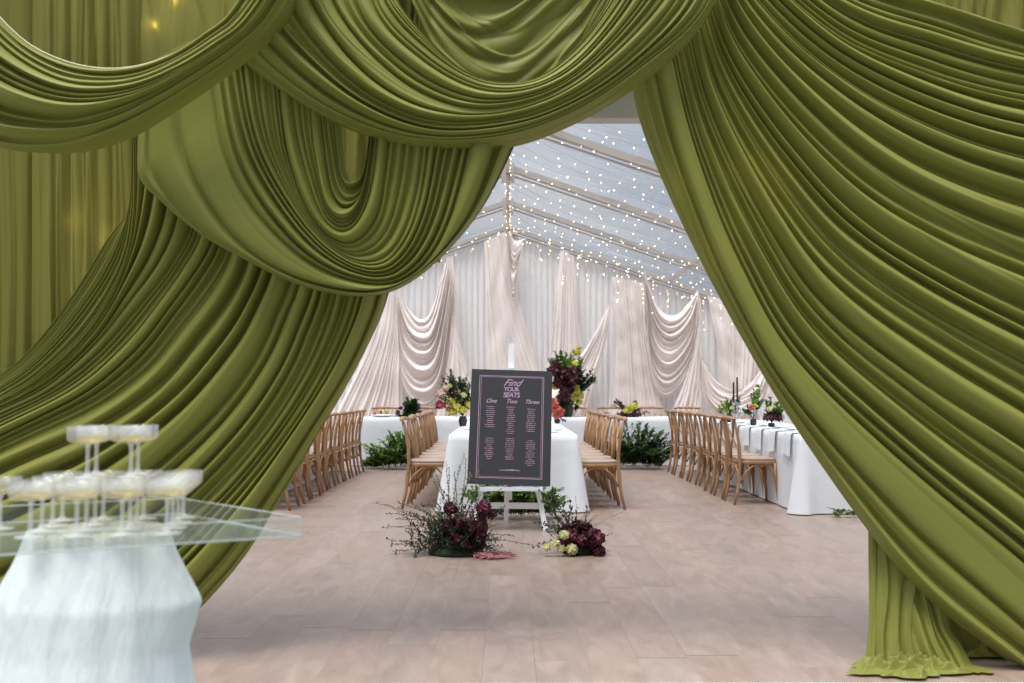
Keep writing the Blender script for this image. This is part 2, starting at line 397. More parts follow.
def drape(name, guides, Y0, mt, n=20, amp=.5, seed=1, dens=None, nv=260, nu=150, bulge=0, curl=(.05, .05), parent=None, micro=.25, rim=(0, 0),
          flat=None, warp=.5, clampz=True, ycurve=None, soft=.8, taper=(.12, 0)):
    G = np.stack([resample(g, 44) for g in guides])          # guides x 44 x 2
    v = np.linspace(0, 1, nv); u = np.linspace(0, 1, nu)
    A = cr_spline(G, v)                                      # nv x 44 x 2
    A = cr_spline(np.swapaxes(A, 0, 1), u); A = np.swapaxes(A, 0, 1)   # nv x nu x 2
    V, U = np.meshgrid(v, u, indexing='ij')
    m_px = Y0 / FPX
    sp_ = np.linalg.norm(np.gradient(A, axis=0), axis=2) * m_px * (nv - 1)   # metres per unit v
    sp_ = np.minimum(sp_, np.percentile(sp_, 92) * 1.3)
    b = bounds(n, seed, dens)
    if rim[0] or rim[1]:
        b = rim[0] + (1 - rim[0] - rim[1]) * b
        b = np.r_[[0] if rim[0] else [], b, [1] if rim[1] else []]
    h = foldfn(V, U, b, seed, soft, warp=warp) * amp
    b2 = bounds(int(n * 2.3), seed + 50, dens)
    h += foldfn(V, U, b2, seed + 90, .9, lo=0, warp=.9, uf=1.1) * amp * micro * (V > rim[0]) * (V < 1 - rim[1])
    h = h * sp_; hc = .115 * Y0 / 4.2
    h = hc * np.tanh(h / hc)
    for q, tp in enumerate(taper):
        if tp: h = h * (.2 + .8 * np.clip((U if q == 0 else 1 - U) / tp, 0, 1) ** .8)
    if flat is not None: h = h * flat(V, U)
    h += .006 * sn(V * 2, U * 2, seed + 33) * Y0 / 4.3
    Y = Y0 - h - bulge * np.sin(PI * np.clip(V, 0, 1)) ** .7
    if ycurve is not None: Y = Y + ycurve(V, U)
    e0 = np.clip(1 - V * sp_ / .05 / (Y0 / 4.3), 0, 1) ** 2; e1 = np.clip(1 - (1 - V) * sp_ / .05 / (Y0 / 4.3), 0, 1) ** 2
    Y = Y + curl[0] * e0 + curl[1] * e1
    P = PX(A[..., 0], A[..., 1], Y0)
    P[..., 1] = Y
    if clampz: P[..., 2] = np.maximum(P[..., 2], .012)
    return grid_mesh(name, P, M[mt], parent)

Z0 = 4.25
def gtag(o, label): return tag(o, label, 'curtain')
# -- upright backing curtains, upper left and upper right
def upright(name, x0, x1, ytop, ybot, Y0, mt, n, seed, label, amp=.5, nu=60, fl=0):
    gs = []
    for q in range(5):
        x = x0 + (x1 - x0) * q / 4
        gs.append([(x, ytop), (x + fl * .3, (ytop * .6 + ybot * .4)), (x + fl * (q / 4 - .4), ybot)])
    o = drape(name, gs, Y0, mt, n, amp, seed, nv=int(120 + n * 8), nu=nu, curl=(.03, .03), micro=.35)
    return gtag(o, label)
upright('hanging_curtain', -70, 33, -110, 690, 4.56, 'green_sheer', 5, 11, 'sheer olive curtain hanging straight at the far left edge, behind the swags', .35)
upright('hanging_curtain', 29, 72, -110, 690, 4.54, 'green_sheer', 3, 12, 'narrow sheer olive curtain with glowing bulb spots, second from the left edge', .25)
upright('hanging_curtain', 68, 140, -110, 690, 4.52, 'green_sheer', 6, 13, 'olive curtain of upright pleats just left of the gathered knot under the top left swag', .6)
upright('hanging_curtain', 134, 330, -110, 300, 4.56, 'green_sheer', 9, 14, 'sheer olive curtain glimpsed above the top left swag, right of its low point', .3)
upright('hanging_curtain', 880, 1100, -110, 200, 4.50, 'green_sheer', 15, 15, 'olive pleated curtain seen at the top right corner above the big sweep', .7)

# -- lower left sweep
L_g = [
 [(122,70),(131,150),(128,205),(105,241),(66,302),(31,346),(0,373),(-70,415)],
 [(130,70),(134,150),(131,212),(116,262),(80,318),(38,364),(0,390),(-70,430)],
 [(140,80),(141,160),(138,228),(124,280),(90,335),(45,378),(0,404),(-70,440)],
 [(190,170),(182,222),(164,260),(132,302),(98,345),(52,385),(0,412),(-70,448)],
 [(215,190),(207,238),(190,270),(167,302),(128,350),(80,392),(0,432),(-70,468)],
 [(258,215),(246,262),(228,295),(202,329),(160,380),(95,428),(0,474),(-70,505)],
 [(308,235),(299,282),(285,315),(262,362),(215,425),(150,490),(60,560),(-60,630)],
 [(350,245),(344,286),(335,320),(310,375),(268,440),(210,510),(130,590),(20,690)],
 [(397,245),(390,285),(379,318),(353,372),(318,432),(278,502),(225,580),(110,700)]]
gtag(drape('swept_curtain', L_g, 4.38, 'green', 46, 1.6, 24, nv=560, nu=190, curl=(.02, .05), bulge=.03,
     taper=(.1, 0), dens=[(0, .35), (.2, .45), (.28, .7), (.36, .9), (.42, .9), (.6, .85), (.8, .85), (1, .7)], micro=.22),
     'olive curtain swept down to the lower left in long curved folds behind the coupe tower')
# -- hanging swag B with the cowl
B_g = [
 [(341,90),(342,132),(346,172),(353,181),(365,173),(370,140),(371,90)],
 [(326,88),(330,140),(338,186),(350,200),(366,186),(371,140),(374,90)],
 [(310,85),(316,150),(327,211),(345,228),(362,214),(374,170),(380,90)],
 [(282,75),(292,160),(315,222),(350,248),(382,228),(396,176),(402,90)],
 [(255,50),(272,150),(310,226),(354,264),(395,262),(425,205),(440,90)],
 [(218,40),(238,160),(288,240),(345,279),(405,281),(450,225),(482,90)],
 [(178,50),(186,110),(200,175),(245,243),(318,284),(400,286),(470,215),(512,100)],
 [(144,70),(139,120),(136,160),(140,181),(160,201),(185,223),(225,249),(315,290),(398,289),(476,217),(532,110)]]
gtag(drape('draped_swag', B_g, 4.17, mt='green', n=22, amp=1.5, seed=31, taper=(.22, .12), nv=420, nu=230, curl=(.0, .015), bulge=.05,
     flat=lambda V, U: 1 - .62 * np.clip((V - .66) / .12, 0, 1) * np.clip((.62 - U) / .2, 0, 1), dens=[(0, 1.2), (.25, 1.2), (.5, .8), (.66, 1.0), (.8, 2.4), (.92, 2.2), (1, .8)], micro=.16, warp=.6),
     'olive swag in the middle left with a deep cowl of nested U-shaped folds')
upright('hanging_curtain', 300, 440, -110, 262, 4.50, 'green', 9, 16, 'olive pleats in the dark heart of the middle left cowl', .7)
upright('hanging_curtain', 380, 645, -110, 66, 4.46, 'green', 12, 17, 'olive upright pleats behind the sagging cowl at the top centre', .6)
# -- centre cowl behind C
D_g = [
 [(385,-120),(440,-90),(500,-75),(570,-90),(640,-120)],
 [(392,-90),(445,-40),(505,-22),(565,-45),(632,-90)],
 [(396,-60),(448,5),(508,28),(565,0),(625,-60)],
 [(398,-40),(450,38),(510,66),(566,30),(622,-40)],
 [(400,-20),(452,78),(512,110),(568,70),(618,-20)]]
gtag(drape('cowl_drape', D_g, 4.34, 'green', 6, .42, 41, nv=180, nu=150, curl=(0, 0), micro=.45, warp=.8, soft=1.3,
     ycurve=lambda V, U: -.03 * np.abs(np.sin(U * 16)) * (np.abs(U - .5) * 2)),
     'softly sagging olive cowl at the top centre, framed by the wide upper swag')
# -- wide swag C
C_g = [
 [(375,-70),(394,-8),(430,38),(465,68),(500,79),(540,73),(580,40),(612,-10),(630,-60)],
 [(352,-60),(376,18),(418,62),(468,90),(515,95),(562,78),(604,38),(640,-15),(655,-60)],
 [(290,-60),(335,28),(392,86),(455,112),(515,110),(570,88),(622,44),(665,-10),(685,-60)],
 [(262,-15),(300,40),(360,96),(430,126),(510,123),(574,100),(634,58),(684,5),(710,-60)],
 [(240,25),(268,60),(330,108),(410,138),(500,138),(576,112),(644,67),(700,15),(730,-60)],
 [(226,46),(246,64),(315,110),(400,142),(500,145),(578,119),(650,74),(706,18),(742,-60)]]
gtag(drape('draped_swag', C_g, 4.06, 'green', 16, 1.6, 51, nv=380, nu=230, curl=(.06, .07), bulge=.04, taper=(.2, .15), rim=(0, .085),
     dens=[(0, .5), (.2, .7), (.5, 1.2), (.85, 1.2), (1, 1.0)], micro=.22, warp=.6),
     'wide olive swag sweeping across the top centre above the opening')
# -- top left swag A
A_g = [
 [(-90,-100),(-40,-30),(0,18),(30,45),(66,62),(103,69),(140,66),(176,53),(208,32),(234,9),(275,-60)],
 [(-95,-90),(-42,-15),(0,32),(32,60),(68,78),(106,84),(144,80),(182,64),(215,42),(242,18),(284,-50)],
 [(-100,-50),(-45,30),(0,72),(35,92),(72,103),(110,104),(150,95),(190,75),(224,52),(254,26),(296,-40)],
 [(-110,20),(-50,85),(0,112),(38,122),(78,125),(118,117),(158,100),(200,75),(236,50),(268,20),(308,-45)],
 [(-120,70),(-60,125),(0,147),(44,151),(88,146),(132,131),(176,104),(211,80),(246,53),(282,18),(322,-50)]]
oA = drape('draped_swag', A_g, 3.93, 'green', 11, 1.5, 61, nv=300, nu=220, curl=(.03, .07), bulge=.06, rim=(.17, 0),
     dens=[(0, .5), (.1, .5), (.6, .8), (1, .9)], micro=.2, warp=.5)
mbh = MB(); g0 = resample(A_g[0], 60); ph0 = PX(g0[:, 0], g0[:, 1] - .5, 3.94); mbh.tube([tuple(p) for p in ph0], .0035, 6)  # added tube, no real hem: draws the bright highlight along the upper edge
mbh.build('rim_highlight_line', M['hem'], oA)['label'] = 'pale painted highlight along the upper edge'
gtag(oA, 'olive swag looping across the top left corner, rolled upper rim with a painted pale highlight')
# -- right hand sweep
R_g = [
 [(725,-120),(790,-70),(845,-30),(922,0),(1024,31),(1110,50)],
 [(722,-95),(765,-35),(840,30),(930,68),(1024,90),(1110,102)],
 [(712,-70),(748,0),(815,72),(905,128),(1024,168),(1110,186)],
 [(700,-50),(736,45),(800,132),(890,205),(1024,268),(1110,298)],
 [(688,-30),(720,85),(780,190),(868,288),(1024,392),(1110,440)],
 [(668,-5),(702,130),(758,248),(838,362),(1024,522),(1110,585)],
 [(648,20),(680,155),(733,285),(815,412),(1024,610),(1110,680)],
 [(630,30),(642,122),(704,264),(798,428),(912,581),(1024,672),(1110,735)]]
gtag(drape('swept_curtain', R_g, 4.23, 'green', 36, 1.5, 77, nv=640, nu=210, curl=(.03, .04), bulge=.05,
     flat=lambda V, U: 1 - .45 * np.clip((V - .74) / .08, 0, 1) * np.clip((.96 - V) / .02, 0, 1), dens=[(0, .7), (.3, .8), (.6, .85), (.76, 1.1), (.85, 2.4), (.94, 2.4), (.97, .5), (1, .6)], micro=.22, warp=.5),
     'huge olive curtain swept from the top centre down to the lower right corner')
# -- tails under the right hand sweep
T1 = [[(884,470),(880,544),(876,592),(872,634),(866,664)],
      [(900,470),(895,544),(890,592),(886,634),(884,668)],
      [(925,470),(918,560),(912,600),(908,640),(908,670)],
      [(945,470),(934,580),(926,620),(924,650),(928,674)]]
gtag(drape('curtain_tail', T1, 4.22, 'green', 5, .7, 81, nv=120, nu=80, curl=(.02, .02), micro=.1, rim=(0,0), ycurve=lambda V, U: .19 * (1 - U)), 'olive curtain tail falling straight to the floor at the right, its left half')
T2 = [[(908,540),(912,582),(917,628),(925,664),(940,690)],
      [(930,540),(932,592),(938,640),(948,672),(960,695)],
      [(950,560),(948,612),(952,650),(962,680),(974,700)],
      [(975,570),(967,632),(978,655),(988,683),(996,705)]]
gtag(drape('curtain_tail', T2, 4.12, 'green', 4, .45, 82, nv=120, nu=80, curl=(.02, .02), soft=1.1, micro=.05, ycurve=lambda V, U: .26 * (1 - U) ** .8), 'pale lit olive curtain tail overlapping in front, ending at the bottom edge')
T3 = [[(915,560),(935,630),(955,690)], [(990,560),(1015,640),(1030,690)], [(1050,580),(1060,640),(1075,690)], [(1100,600),(1105,650),(1115,690)]]
gtag(drape('curtain_tail', T3, 4.42, 'green', 9, .8, 83, nv=120, nu=60, curl=(.02, .02)), 'shadowed olive curtain tail in the bottom right corner under the sweep')
# puddled cloth on the floor
def puddle(cx, cy, rx, ry, hgt, seed, label, rot=0.0):
    nr, na = 90, 260
    r_ = np.linspace(0, 1, nr); a_ = np.linspace(0, 2 * PI, na, endpoint=False)
    R_, A_ = np.meshgrid(r_, a_, indexing='ij')
    edge = 1 + .14 * np.sin(A_ * 5 + seed) + .07 * np.sin(A_ * 11 + 2 * seed) + .05 * np.sin(A_ * 17)
    X = R_ * edge * np.cos(A_); Yv = R_ * edge * np.sin(A_)
    w1 = sn(X * .6, Yv * .6, seed, 1); w2 = sn(X * .6, Yv * .6, seed + 5, 1)
    rid = (1 - np.abs(np.sin(5.5 * (X + .35 * w1) + 3 * Yv + 2.2 * w2))) ** 1.6
    rid2 = (1 - np.abs(np.sin(8 * (Yv + .3 * w2) - 4 * X + 2 * w1))) ** 1.6
    z = hgt * (1 - R_ ** 2.5) * (.25 + .5 * rid + .4 * rid2) + .012 + .014 * rid * (1 - R_ ** 8)
    P = np.stack([cx + rx * X, cy + ry * Yv, z], -1)
    o = grid_mesh('fabric_puddle', P, M['green'], wrap=True); gtag(o, label); return o
puddle(gx(890, 4.22), 4.14, .22, .10, .06, 3, 'puddled olive cloth lying on the floor at the foot of the right curtain tail')
puddle(gx(1010, 4.35), 4.42, .22, .10, .10, 8, 'dark heap of olive cloth on the floor in the bottom right corner')
#@@PART2
# ---------------------------------------------------------------- pale drapes on the far wall
def wall_drape(name, gs, mt, n, seed, label, Y=18.74, amp=.5, nv=120, nu=60, **kw):
    kw.setdefault('micro', .15); kw.setdefault('warp', .3); amp = amp * 1.1; kw.setdefault('curl', (.03, .03)); kw.setdefault('taper', (0, 0))
    o = drape(name, gs, Y, mt, n, amp, seed, nv=nv, nu=nu, clampz=True, **kw)
    return tag(o, label, 'drape')
B_ = 452
wall_drape('wall_drape', [[(384,288),(368,345),(318,B_)],[(392,292),(383,350),(345,B_)],[(397,296),(393,350),(374,B_)],[(401,300),(402,350),(404,B_)]], 'blush', 16, 101,
           'blush pleats fanning down to the left from the leftmost wall swag', nv=160)
wall_drape('wall_swag', [[(399,290),(409,309),(420,319),(431,310),(445,262)],[(398,300),(406,335),(420,349),(435,338),(449,268)],
           [(397,308),(403,362),(420,383),(439,366),(452,280)],[(397,312),(402,382),(421,408),(441,388),(454,300)]], 'blush', 12, 102,
           'blush wall swag of stacked U folds, left of the seating chart', Y=18.62, amp=.75, nv=180, nu=110, soft=1.1)
wall_drape('wall_drape', [[(446,258),(450,330),(430,B_)],[(449,257),(454,330),(446,B_)],[(453,256),(459,330),(462,B_)]], 'blush', 6, 103,
           'narrow blush pleats hanging just right of the stacked swag', Y=18.66)
wall_drape('wall_drape', [[(452,316),(447,365),(428,B_)],[(453,316),(455,365),(452,B_)],[(454,318),(466,365),(486,B_)]], 'blush', 8, 104,
           'small blush tent-shaped drape rising to a point behind the left flowers', Y=18.56)
wall_drape('wall_drape', [[(484,241),(487,320),(492,B_)],[(492,238),(500,310),(524,B_)],[(499,235),(509,300),(542,400),(556,B_)],[(506,231),(516,290),(545,390),(572,B_)]], 'blush', 18, 105,
           'blush pleats falling from the gable peak and swinging right behind the chart', nv=170, amp=.6)
wall_drape('wall_swag', [[(507,229),(515,240),(526,238)],[(507,236),(514,258),(524,242)],[(508,240),(513,282),(522,246)],[(508,246),(513,302),(519,252)]], 'blush', 8, 106,
           'small blush cascade of tight loops hanging from the gable peak', Y=18.64, amp=.6, soft=1.2)
wall_drape('wall_drape', [[(560,250),(552,330),(536,B_)],[(565,251),(562,330),(558,B_)],[(570,254),(572,330),(580,B_)],[(574,256),(580,330),(600,B_)]], 'blush', 12, 107,
           'blush pleats widening from a narrow top, above the tall dark-red flowers', amp=.6)
wall_drape('wall_drape', [[(611,301),(592,338),(566,374),(540,400)],[(611,301),(598,342),(578,386),(556,430)],[(612,302),(605,346),(592,396),(580,B_)]], 'blush', 8, 108,
           'blush drape pulled diagonally down left from a point right of the chart', Y=18.58, amp=.7)
wall_drape('wall_drape', [[(612,276),(614,345),(604,B_)],[(620,278),(624,345),(626,B_)],[(632,280),(638,345),(650,B_)],[(646,284),(650,345),(676,B_)]], 'blush', 18, 109,
           'long blush pleats leaning right between the diagonal drape and the big swag', nv=170, amp=.6)
wall_drape('wall_swag', [[(644,268),(658,306),(674,315),(688,304),(698,290)],[(644,278),(655,328),(671,343),(690,325),(699,294)],
           [(645,288),(652,350),(668,368),(689,345),(700,300)],[(646,300),(651,376),(667,398),(690,368),(700,312)]], 'blush', 13, 110,
           'largest pale wall swag of scalloped U folds, right of the chart', Y=18.6, amp=.8, nv=200, nu=110, soft=1.1)
wall_drape('wall_drape', [[(698,306),(688,372),(652,B_)],[(699,306),(694,372),(674,B_)],[(700,308),(702,372),(700,B_)]], 'blush', 10, 111,
           'blush pleats fanning down left under the right end of the largest swag', Y=18.52, amp=.7)
wall_drape('wall_drape', [[(708,296),(718,350),(726,B_)],[(730,302),(732,350),(733,B_)],[(752,310),(746,350),(740,B_)],[(776,318),(764,350),(752,B_)]], 'blush', 16, 112,
           'blush pleats gathered inward above the black candles', amp=.6)
wall_drape('wall_swag', [[(699,353),(715,379),(735,390),(753,381),(768,358)],[(699,355),(711,392),(733,403),(757,392),(771,362)],[(699,358),(707,404),(731,418),(760,404),(774,366)]], 'blush', 8, 113,
           'low blush swag looping behind the black candles', Y=18.5, amp=.75, nv=120, nu=90, soft=1.1)
wall_drape('wall_drape', [[(769,352),(762,400),(756,B_)],[(771,352),(773,400),(775,B_)],[(774,354),(786,400),(800,B_)]], 'blush', 7, 114,
           'blush pleats falling at the far right beside the green sweep', Y=18.5)

# ---------------------------------------------------------------- fairy lights
bm = MB().ball((0, 0, 0), 1, 6, 4).build('bulb_seed', M['bulb']).data
bpy.data.objects.remove(bpy.data.objects['bulb_seed'])
rl = random.Random(3)
def string_light(pts, nb, rad, label, drops=0):
    """wire through pts with nb bulbs; bulbs are children"""
    root = empty('fairy_light_string', pts[0]); tag(root, label, 'string lights', 'fairy lights strung under the clear roof')
    sg = 1 if pts[-1][0] > 0 else -1
    pts = [(sg * .02, pts[0][1], RIDGE - .06)] + pts + [(sg * (HW - .03), pts[-1][1], EAVE)]
    root.location = pts[0]; r0 = Vector(pts[0])
    MB().tube([Vector(p) - r0 for p in pts], .003, 4).build('wire', M['wire'], root)
    P_ = np.array([list(Vector(p) - r0) for p in pts])
    for i in range(nb):
        t = (i + rl.uniform(.2, .8)) / nb; x = t * (len(P_) - 1); j = min(int(x), len(P_) - 2); p = P_[j] * (1 - x + j) + P_[j + 1] * (x - j)
        b = bpy.data.objects.new('bulb', bm); C.objects.link(b); b.parent = root
        b.location = (p[0], p[1] + rl.uniform(-.02, .02), p[2] - .012 - (rl.uniform(0, drops) if drops else 0))
        s_ = rad * rl.uniform(.75, 1.2); b.scale = (s_, s_, s_)
nrow = 21
for i in range(nrow):
    y = 7.0 + i * (18.2 - 7.0) / (nrow - 1)
    for sgn in (1, -1):
        if sgn < 0 and i % 2: continue
        pts = []
        for q in range(13):
            t = q / 12; tl = 1.0
            sag = .13 * abs(math.sin(PI * t * 3)) + .05
            pts.append((sgn * (.04 + t * (HW - .2)), y + .12 * math.sin(i * 1.7 + q * .9), roofz(t * (HW - .2)) - .12 - sag))
        string_light(pts, 36 if sgn > 0 else 22, .0054 + .0006 * (i % 3), 'sagging string of tiny warm bulbs under the clear roof, %s slope' % ('right' if sgn > 0 else 'left'), .10)
# hanging strands in front of the far wall
ic = []
for i in range(34):
    x = -3.2 + i * .235 + rl.uniform(-.06, .06)
    y = 18.22 + rl.uniform(-.25, .1); zt = roofz(x) - .10
    ln = rl.uniform(.25, .8) if x > .8 else rl.uniform(.1, .45)
    root = empty('icicle_light_strand', (x, y, zt)); tag(root, 'short vertical strand of warm bulbs hanging in front of the pale far wall', 'string lights', 'short strands hanging before the far wall')
    MB().tube([(0, ys[0] - .03 - y, 0), (0, .02, -.01), (.004, 0, -ln / 2), (0, 0, -ln)], .002, 4).build('wire', M['wire'], root)
    for q in range(int(ln / .15) + 1):
        b = bpy.data.objects.new('bulb', bm); C.objects.link(b); b.parent = root
        b.location = (rl.uniform(-.015, .015), 0, -rl.uniform(0, ln)); s_ = rl.uniform(.006, .009); b.scale = (s_,) * 3
# lights clipped along the header curtain rail, glowing through the green cloth
for k_, (x, y, D_) in enumerate([(156, 27, 4.58), (178, 3, 4.58), (147, 205, 4.44), (160, 212, 4.44), (78, 222, 4.58), (112, 240, 4.56), (760, 178, 4.27), (735, 175, 4.27), (690, 182, 4.27), (735, 225, 4.27), (722, 255, 4.27), (774, 222, 4.27), (780, 182, 4.27), (747, 170, 4.27), (331, 380, 4.42), (168, 300, 4.42)]):
    p = pt(x, y, D_)
    root = empty('curtain_light', p); tag(root, 'warm bulb glowing through the thin olive cloth', 'light', 'bulbs behind the green cloth')
    b = bpy.data.objects.new('bulb', bm); C.objects.link(b); b.parent = root; b.scale = (.009,) * 3
    MB().tube([(0, 0, 0), (0, 4.63 - D_, max(.05, 2.47 - p.z))], .002, 4).build('wire', M['wire'], root)
    ld = bpy.data.lights.new('bulb_glow', 'POINT'); ld.energy = .07 if D_ > 4.3 else .30; ld.color = (1, .72, .35); ld.shadow_soft_size = .01
    lo_ = bpy.data.objects.new('bulb_glow', ld); C.objects.link(lo_); lo_.parent = root; lo_.location = (0, -.012, 0)

# ---------------------------------------------------------------- cross-back chairs
def make_chair():
    root = empty('crossback_chair'); o = M['oak']
    # front faces +Y; seat .42 wide, .42 deep
    sz = .455
    def slab(z0, z1, e, hw, hd, n=40):
        vs = []; fs = []
        for z, k_ in ((z0, .97), (z0 + .006, 1), (z1 - .006, 1), (z1, .97)):
            for j in range(n):
                t = 2 * PI * j / n; c, s_ = math.cos(t), math.sin(t)
                x = hw * math.copysign(abs(c) ** e, c) * k_; y = hd * math.copysign(abs(s_) ** e, s_) * k_
                x *= 1 + .07 * (y / hd)
                vs.append((x, y, z))
        for i in range(3):
            for j in range(n): fs.append((i*n+j, i*n+(j+1)%n, (i+1)*n+(j+1)%n, (i+1)*n+j))
        fs.append(tuple(range(n))[::-1]); fs.append(tuple(3*n + j for j in range(n)))
        return vs, fs
    MB().add(*slab(sz - .045, sz - .006, .45, .205, .20)).build('seat_frame', o, root)
    MB().add(*slab(sz - .005, sz + .018, .5, .200, .195)).build('seat', M['seat'], root)
    for s_ in (-1, 1):
        MB().tube([(s_*.185, .165, sz-.03), (s_*.190, .172, .25), (s_*.198, .19, .10), (s_*.204, .198, 0)], [.017, .016, .015, .0135], 8).build('front_leg', o, root)
        MB().tube([(s_*.190, -.255, 0), (s_*.186, -.222, .14), (s_*.182, -.200, .30), (s_*.180, -.190, .46), (s_*.184, -.198, .60), (s_*.190, -.222, .74), (s_*.192, -.250, .855)],
                  [.0145, .016, .0175, .018, .0165, .0155, .015], 8).build('rear_leg', o, root)
        # bentwood arches: side and the front and back pairs
        MB().tube([(s_*.192, .175, .22), (s_*.19, .150, .33), (s_*.188, .09, .395), (s_*.187, .02, .405), (s_*.187, -.06, .395), (s_*.186, -.14, .33), (s_*.184, -.19, .22)], .010, 7).build('side_arch', o, root)
        # slats of the back crossing
        MB().tube([(s_*.165, -.192, sz + .01), (s_*.13, -.196, .56), (s_*.03, -.212 - .006 * s_, .66), (-s_*.085, -.232, .75), (-s_*.135, -.248, .845)], .013, 8, ry=.5).build('back_slat', o, root)
    for y, nm in ((.185, 'front_arch'), (-.215, 'back_arch')):
        MB().tube([(-.19, y, .22), (-.175, y, .33), (-.11, y, .395), (0, y, .408), (.11, y, .395), (.175, y, .33), (.19, y, .22)], .010, 7).build(nm, o, root)
    MB().tube([(x, -.252 - .03 * (1 - (x / .225) ** 2), .868 + .012 * (1 - (x / .225) ** 2)) for x in np.linspace(-.225, .225, 11)],
              [.016, .022, .026, .027, .028, .028, .028, .027, .026, .022, .016], 10, ry=.8).build('top_rail', o, root)
    return root
chair0 = make_chair(); used = False
def place_chair(x, y, ang, label, group):
    global used
    c = chair0 if not used else copy_tree(chair0); used = True
    c.location = (x, y, 0); c.rotation_euler = (0, 0, ang); tag(c, label, 'chair', group); return c
rc = random.Random(8)
ordn = ['nearest', 'second nearest', 'third nearest', 'fourth nearest', 'fifth nearest', 'sixth nearest', 'seventh nearest', 'eighth nearest', 'farthest']
def row(n, x, y0, dy, ang, where, group):
    for i in range(n):
        nm = ordn[i] if i < n - 1 else 'farthest'
        place_chair(x + rc.uniform(-.02, .02), y0 + dy * i, ang + rc.uniform(-.05, .05), 'oak cross-back chair, %s in the row %s' % (nm, where), group)
row(8, 2.555, 10.36, .535, -PI/2, 'at the right table', 'chairs along the right table')
row(9, -2.34, 9.9, .535, PI/2, 'at the left edge of the opening', 'chairs along the left table')
row(8, -.765, 10.05, .50, -PI/2, 'left of the middle table', 'chairs on the left of the middle table')
row(8, .87, 9.95, .50, PI/2, 'right of the middle table', 'chairs on the right of the middle table')
hx = [383, 421, 460, 498, 536, 574, 612, 652, 690]
hl = ['at the left end', 'second from the left', 'third from the left', 'fourth from the left, hidden by the chart', 'fifth from the left', 'beside the tall dark-red flowers', 'behind the small black card', 'third from the right end', 'at the right end']
for i, px in enumerate(hx):
    place_chair(gx(px, 16.35), 16.38, PI, 'oak cross-back chair behind the head table, ' + hl[i], 'chairs behind the head table')

# ---------------------------------------------------------------- tables and cloths
def table(name, x0, x1, y0, y1, label, h=.742):
    root = empty(name, ((x0 + x1) / 2, (y0 + y1) / 2, 0)); tag(root, label, 'table')
    hx_, hy_ = (x1 - x0) / 2 - .02, (y1 - y0) / 2 - .02
    MB().box((-hx_, -hy_, h - .035), (hx_, hy_, h - .006)).build('tabletop', M['oak'], root, False)
    for sx in (-1, 1):
        for sy in (-1, 1):
            MB().bar((sx * (hx_ - .08), sy * (hy_ - .1), 0), (sx * (hx_ - .08), sy * (hy_ - .1), h - .035), .04, .04).build('leg', M['metal'], root, False)
def cloth(x0, x1, y0, y1, label, seed, h=.745, flare=.07, amp=.035, nf=11, hem=.012, group=None, cf=.10):
    cx, cy = (x0 + x1) / 2, (y0 + y1) / 2; a, b = (x1 - x0) / 2, (y1 - y0) / 2; rr = .015
    pts = []; nrm = []; cor = []
    def seg(p, q, nv_, n):
        for i in range(n):
            t = i / n; pts.append((p[0] + (q[0]-p[0]) * t, p[1] + (q[1]-p[1]) * t)); nrm.append(nv_); dd = min(t, 1 - t) * math.dist(p, q); cor.append(math.exp(-(dd / .09) ** 2))
    def arc(c, t0, n=8):
        for i in range(n):
            t = t0 + PI / 2 * i / n; pts.append((c[0] + rr * math.cos(t), c[1] + rr * math.sin(t))); nrm.append((math.cos(t), math.sin(t))); cor.append(1.0)
    nx = max(20, int(a * 2 / .02)); ny = max(20, int(b * 2 / .02))
    seg((-a + rr, -b), (a - rr, -b), (0, -1), nx); arc((a - rr, -b + rr), -PI/2)
    seg((a, -b + rr), (a, b - rr), (1, 0), ny); arc((a - rr, b - rr), 0)
    seg((a - rr, b), (-a + rr, b), (0, 1), nx); arc((-a + rr, b - rr), PI/2)
    seg((-a, b - rr), (-a, -b + rr), (-1, 0), ny); arc((-a + rr, -b + rr), PI)
    p = np.array(pts); n_ = np.array(nrm); c_ = np.array(cor); N = len(p); th = np.arange(N) / N
    per = 4 * (a + b)
    rows = [np.c_[p * np.array([.0, .0]) , np.zeros(N)], np.c_[p * .5, np.zeros(N)], np.c_[p * .97, np.zeros(N)]]
    R_ = np.random.default_rng(seed); ph = R_.uniform(0, 6, 4)
    f = lambda t: np.abs(np.sin(PI * t * per / .5 * nf / 11 + ph[0] + 1.3 * np.sin(6 * PI * t + ph[1]))) ** 1.5 * (.5 + .5 * np.sin(t * per * 2.1 + ph[2]) ** 2)
    fold = f(th)
    for q in range(1, 22):
        t = (q / 21) ; tt = t ** 1.1
        d = .012 * min(1, t * 6) + flare * tt + amp * fold * tt + c_ * cf * tt
        z = -(h - hem) * (t if q > 1 else .012)
        rows.append(np.c_[p + n_ * d[:, None], np.full(N, z)])
    P = np.stack(rows); P[..., 2] += h; P[..., 2] += .003 * np.sin(P[..., 0] * 9 + seed) * (P[..., 2] > h - .001)
    P[..., 0] += cx; P[..., 1] += cy
    o = grid_mesh('tablecloth', P, M['linen'], wrap=True)
    return tag(o, label, 'tablecloth', group)
table('banquet_table', -.54, .64, 9.62, 13.95, 'long middle banquet table under a white cloth behind the seating chart')
cloth(-.56, .66, 9.60, 13.97, 'white linen cloth to the floor over the middle table', 1, flare=.012, amp=.02)
table('banquet_table', 2.78, 3.55, 9.42, 14.6, 'long right hand banquet table under a white cloth')
cloth(2.76, 3.57, 9.40, 14.62, 'white linen cloth to the floor over the right hand table', 2, flare=.012, amp=.02)
table('banquet_table', -3.4, -2.57, 9.4, 14.5, 'long left hand banquet table almost hidden behind the green sweep')
cloth(-3.42, -2.55, 9.38, 14.52, 'white linen cloth over the table behind the left green sweep', 3, flare=.01, amp=.015)
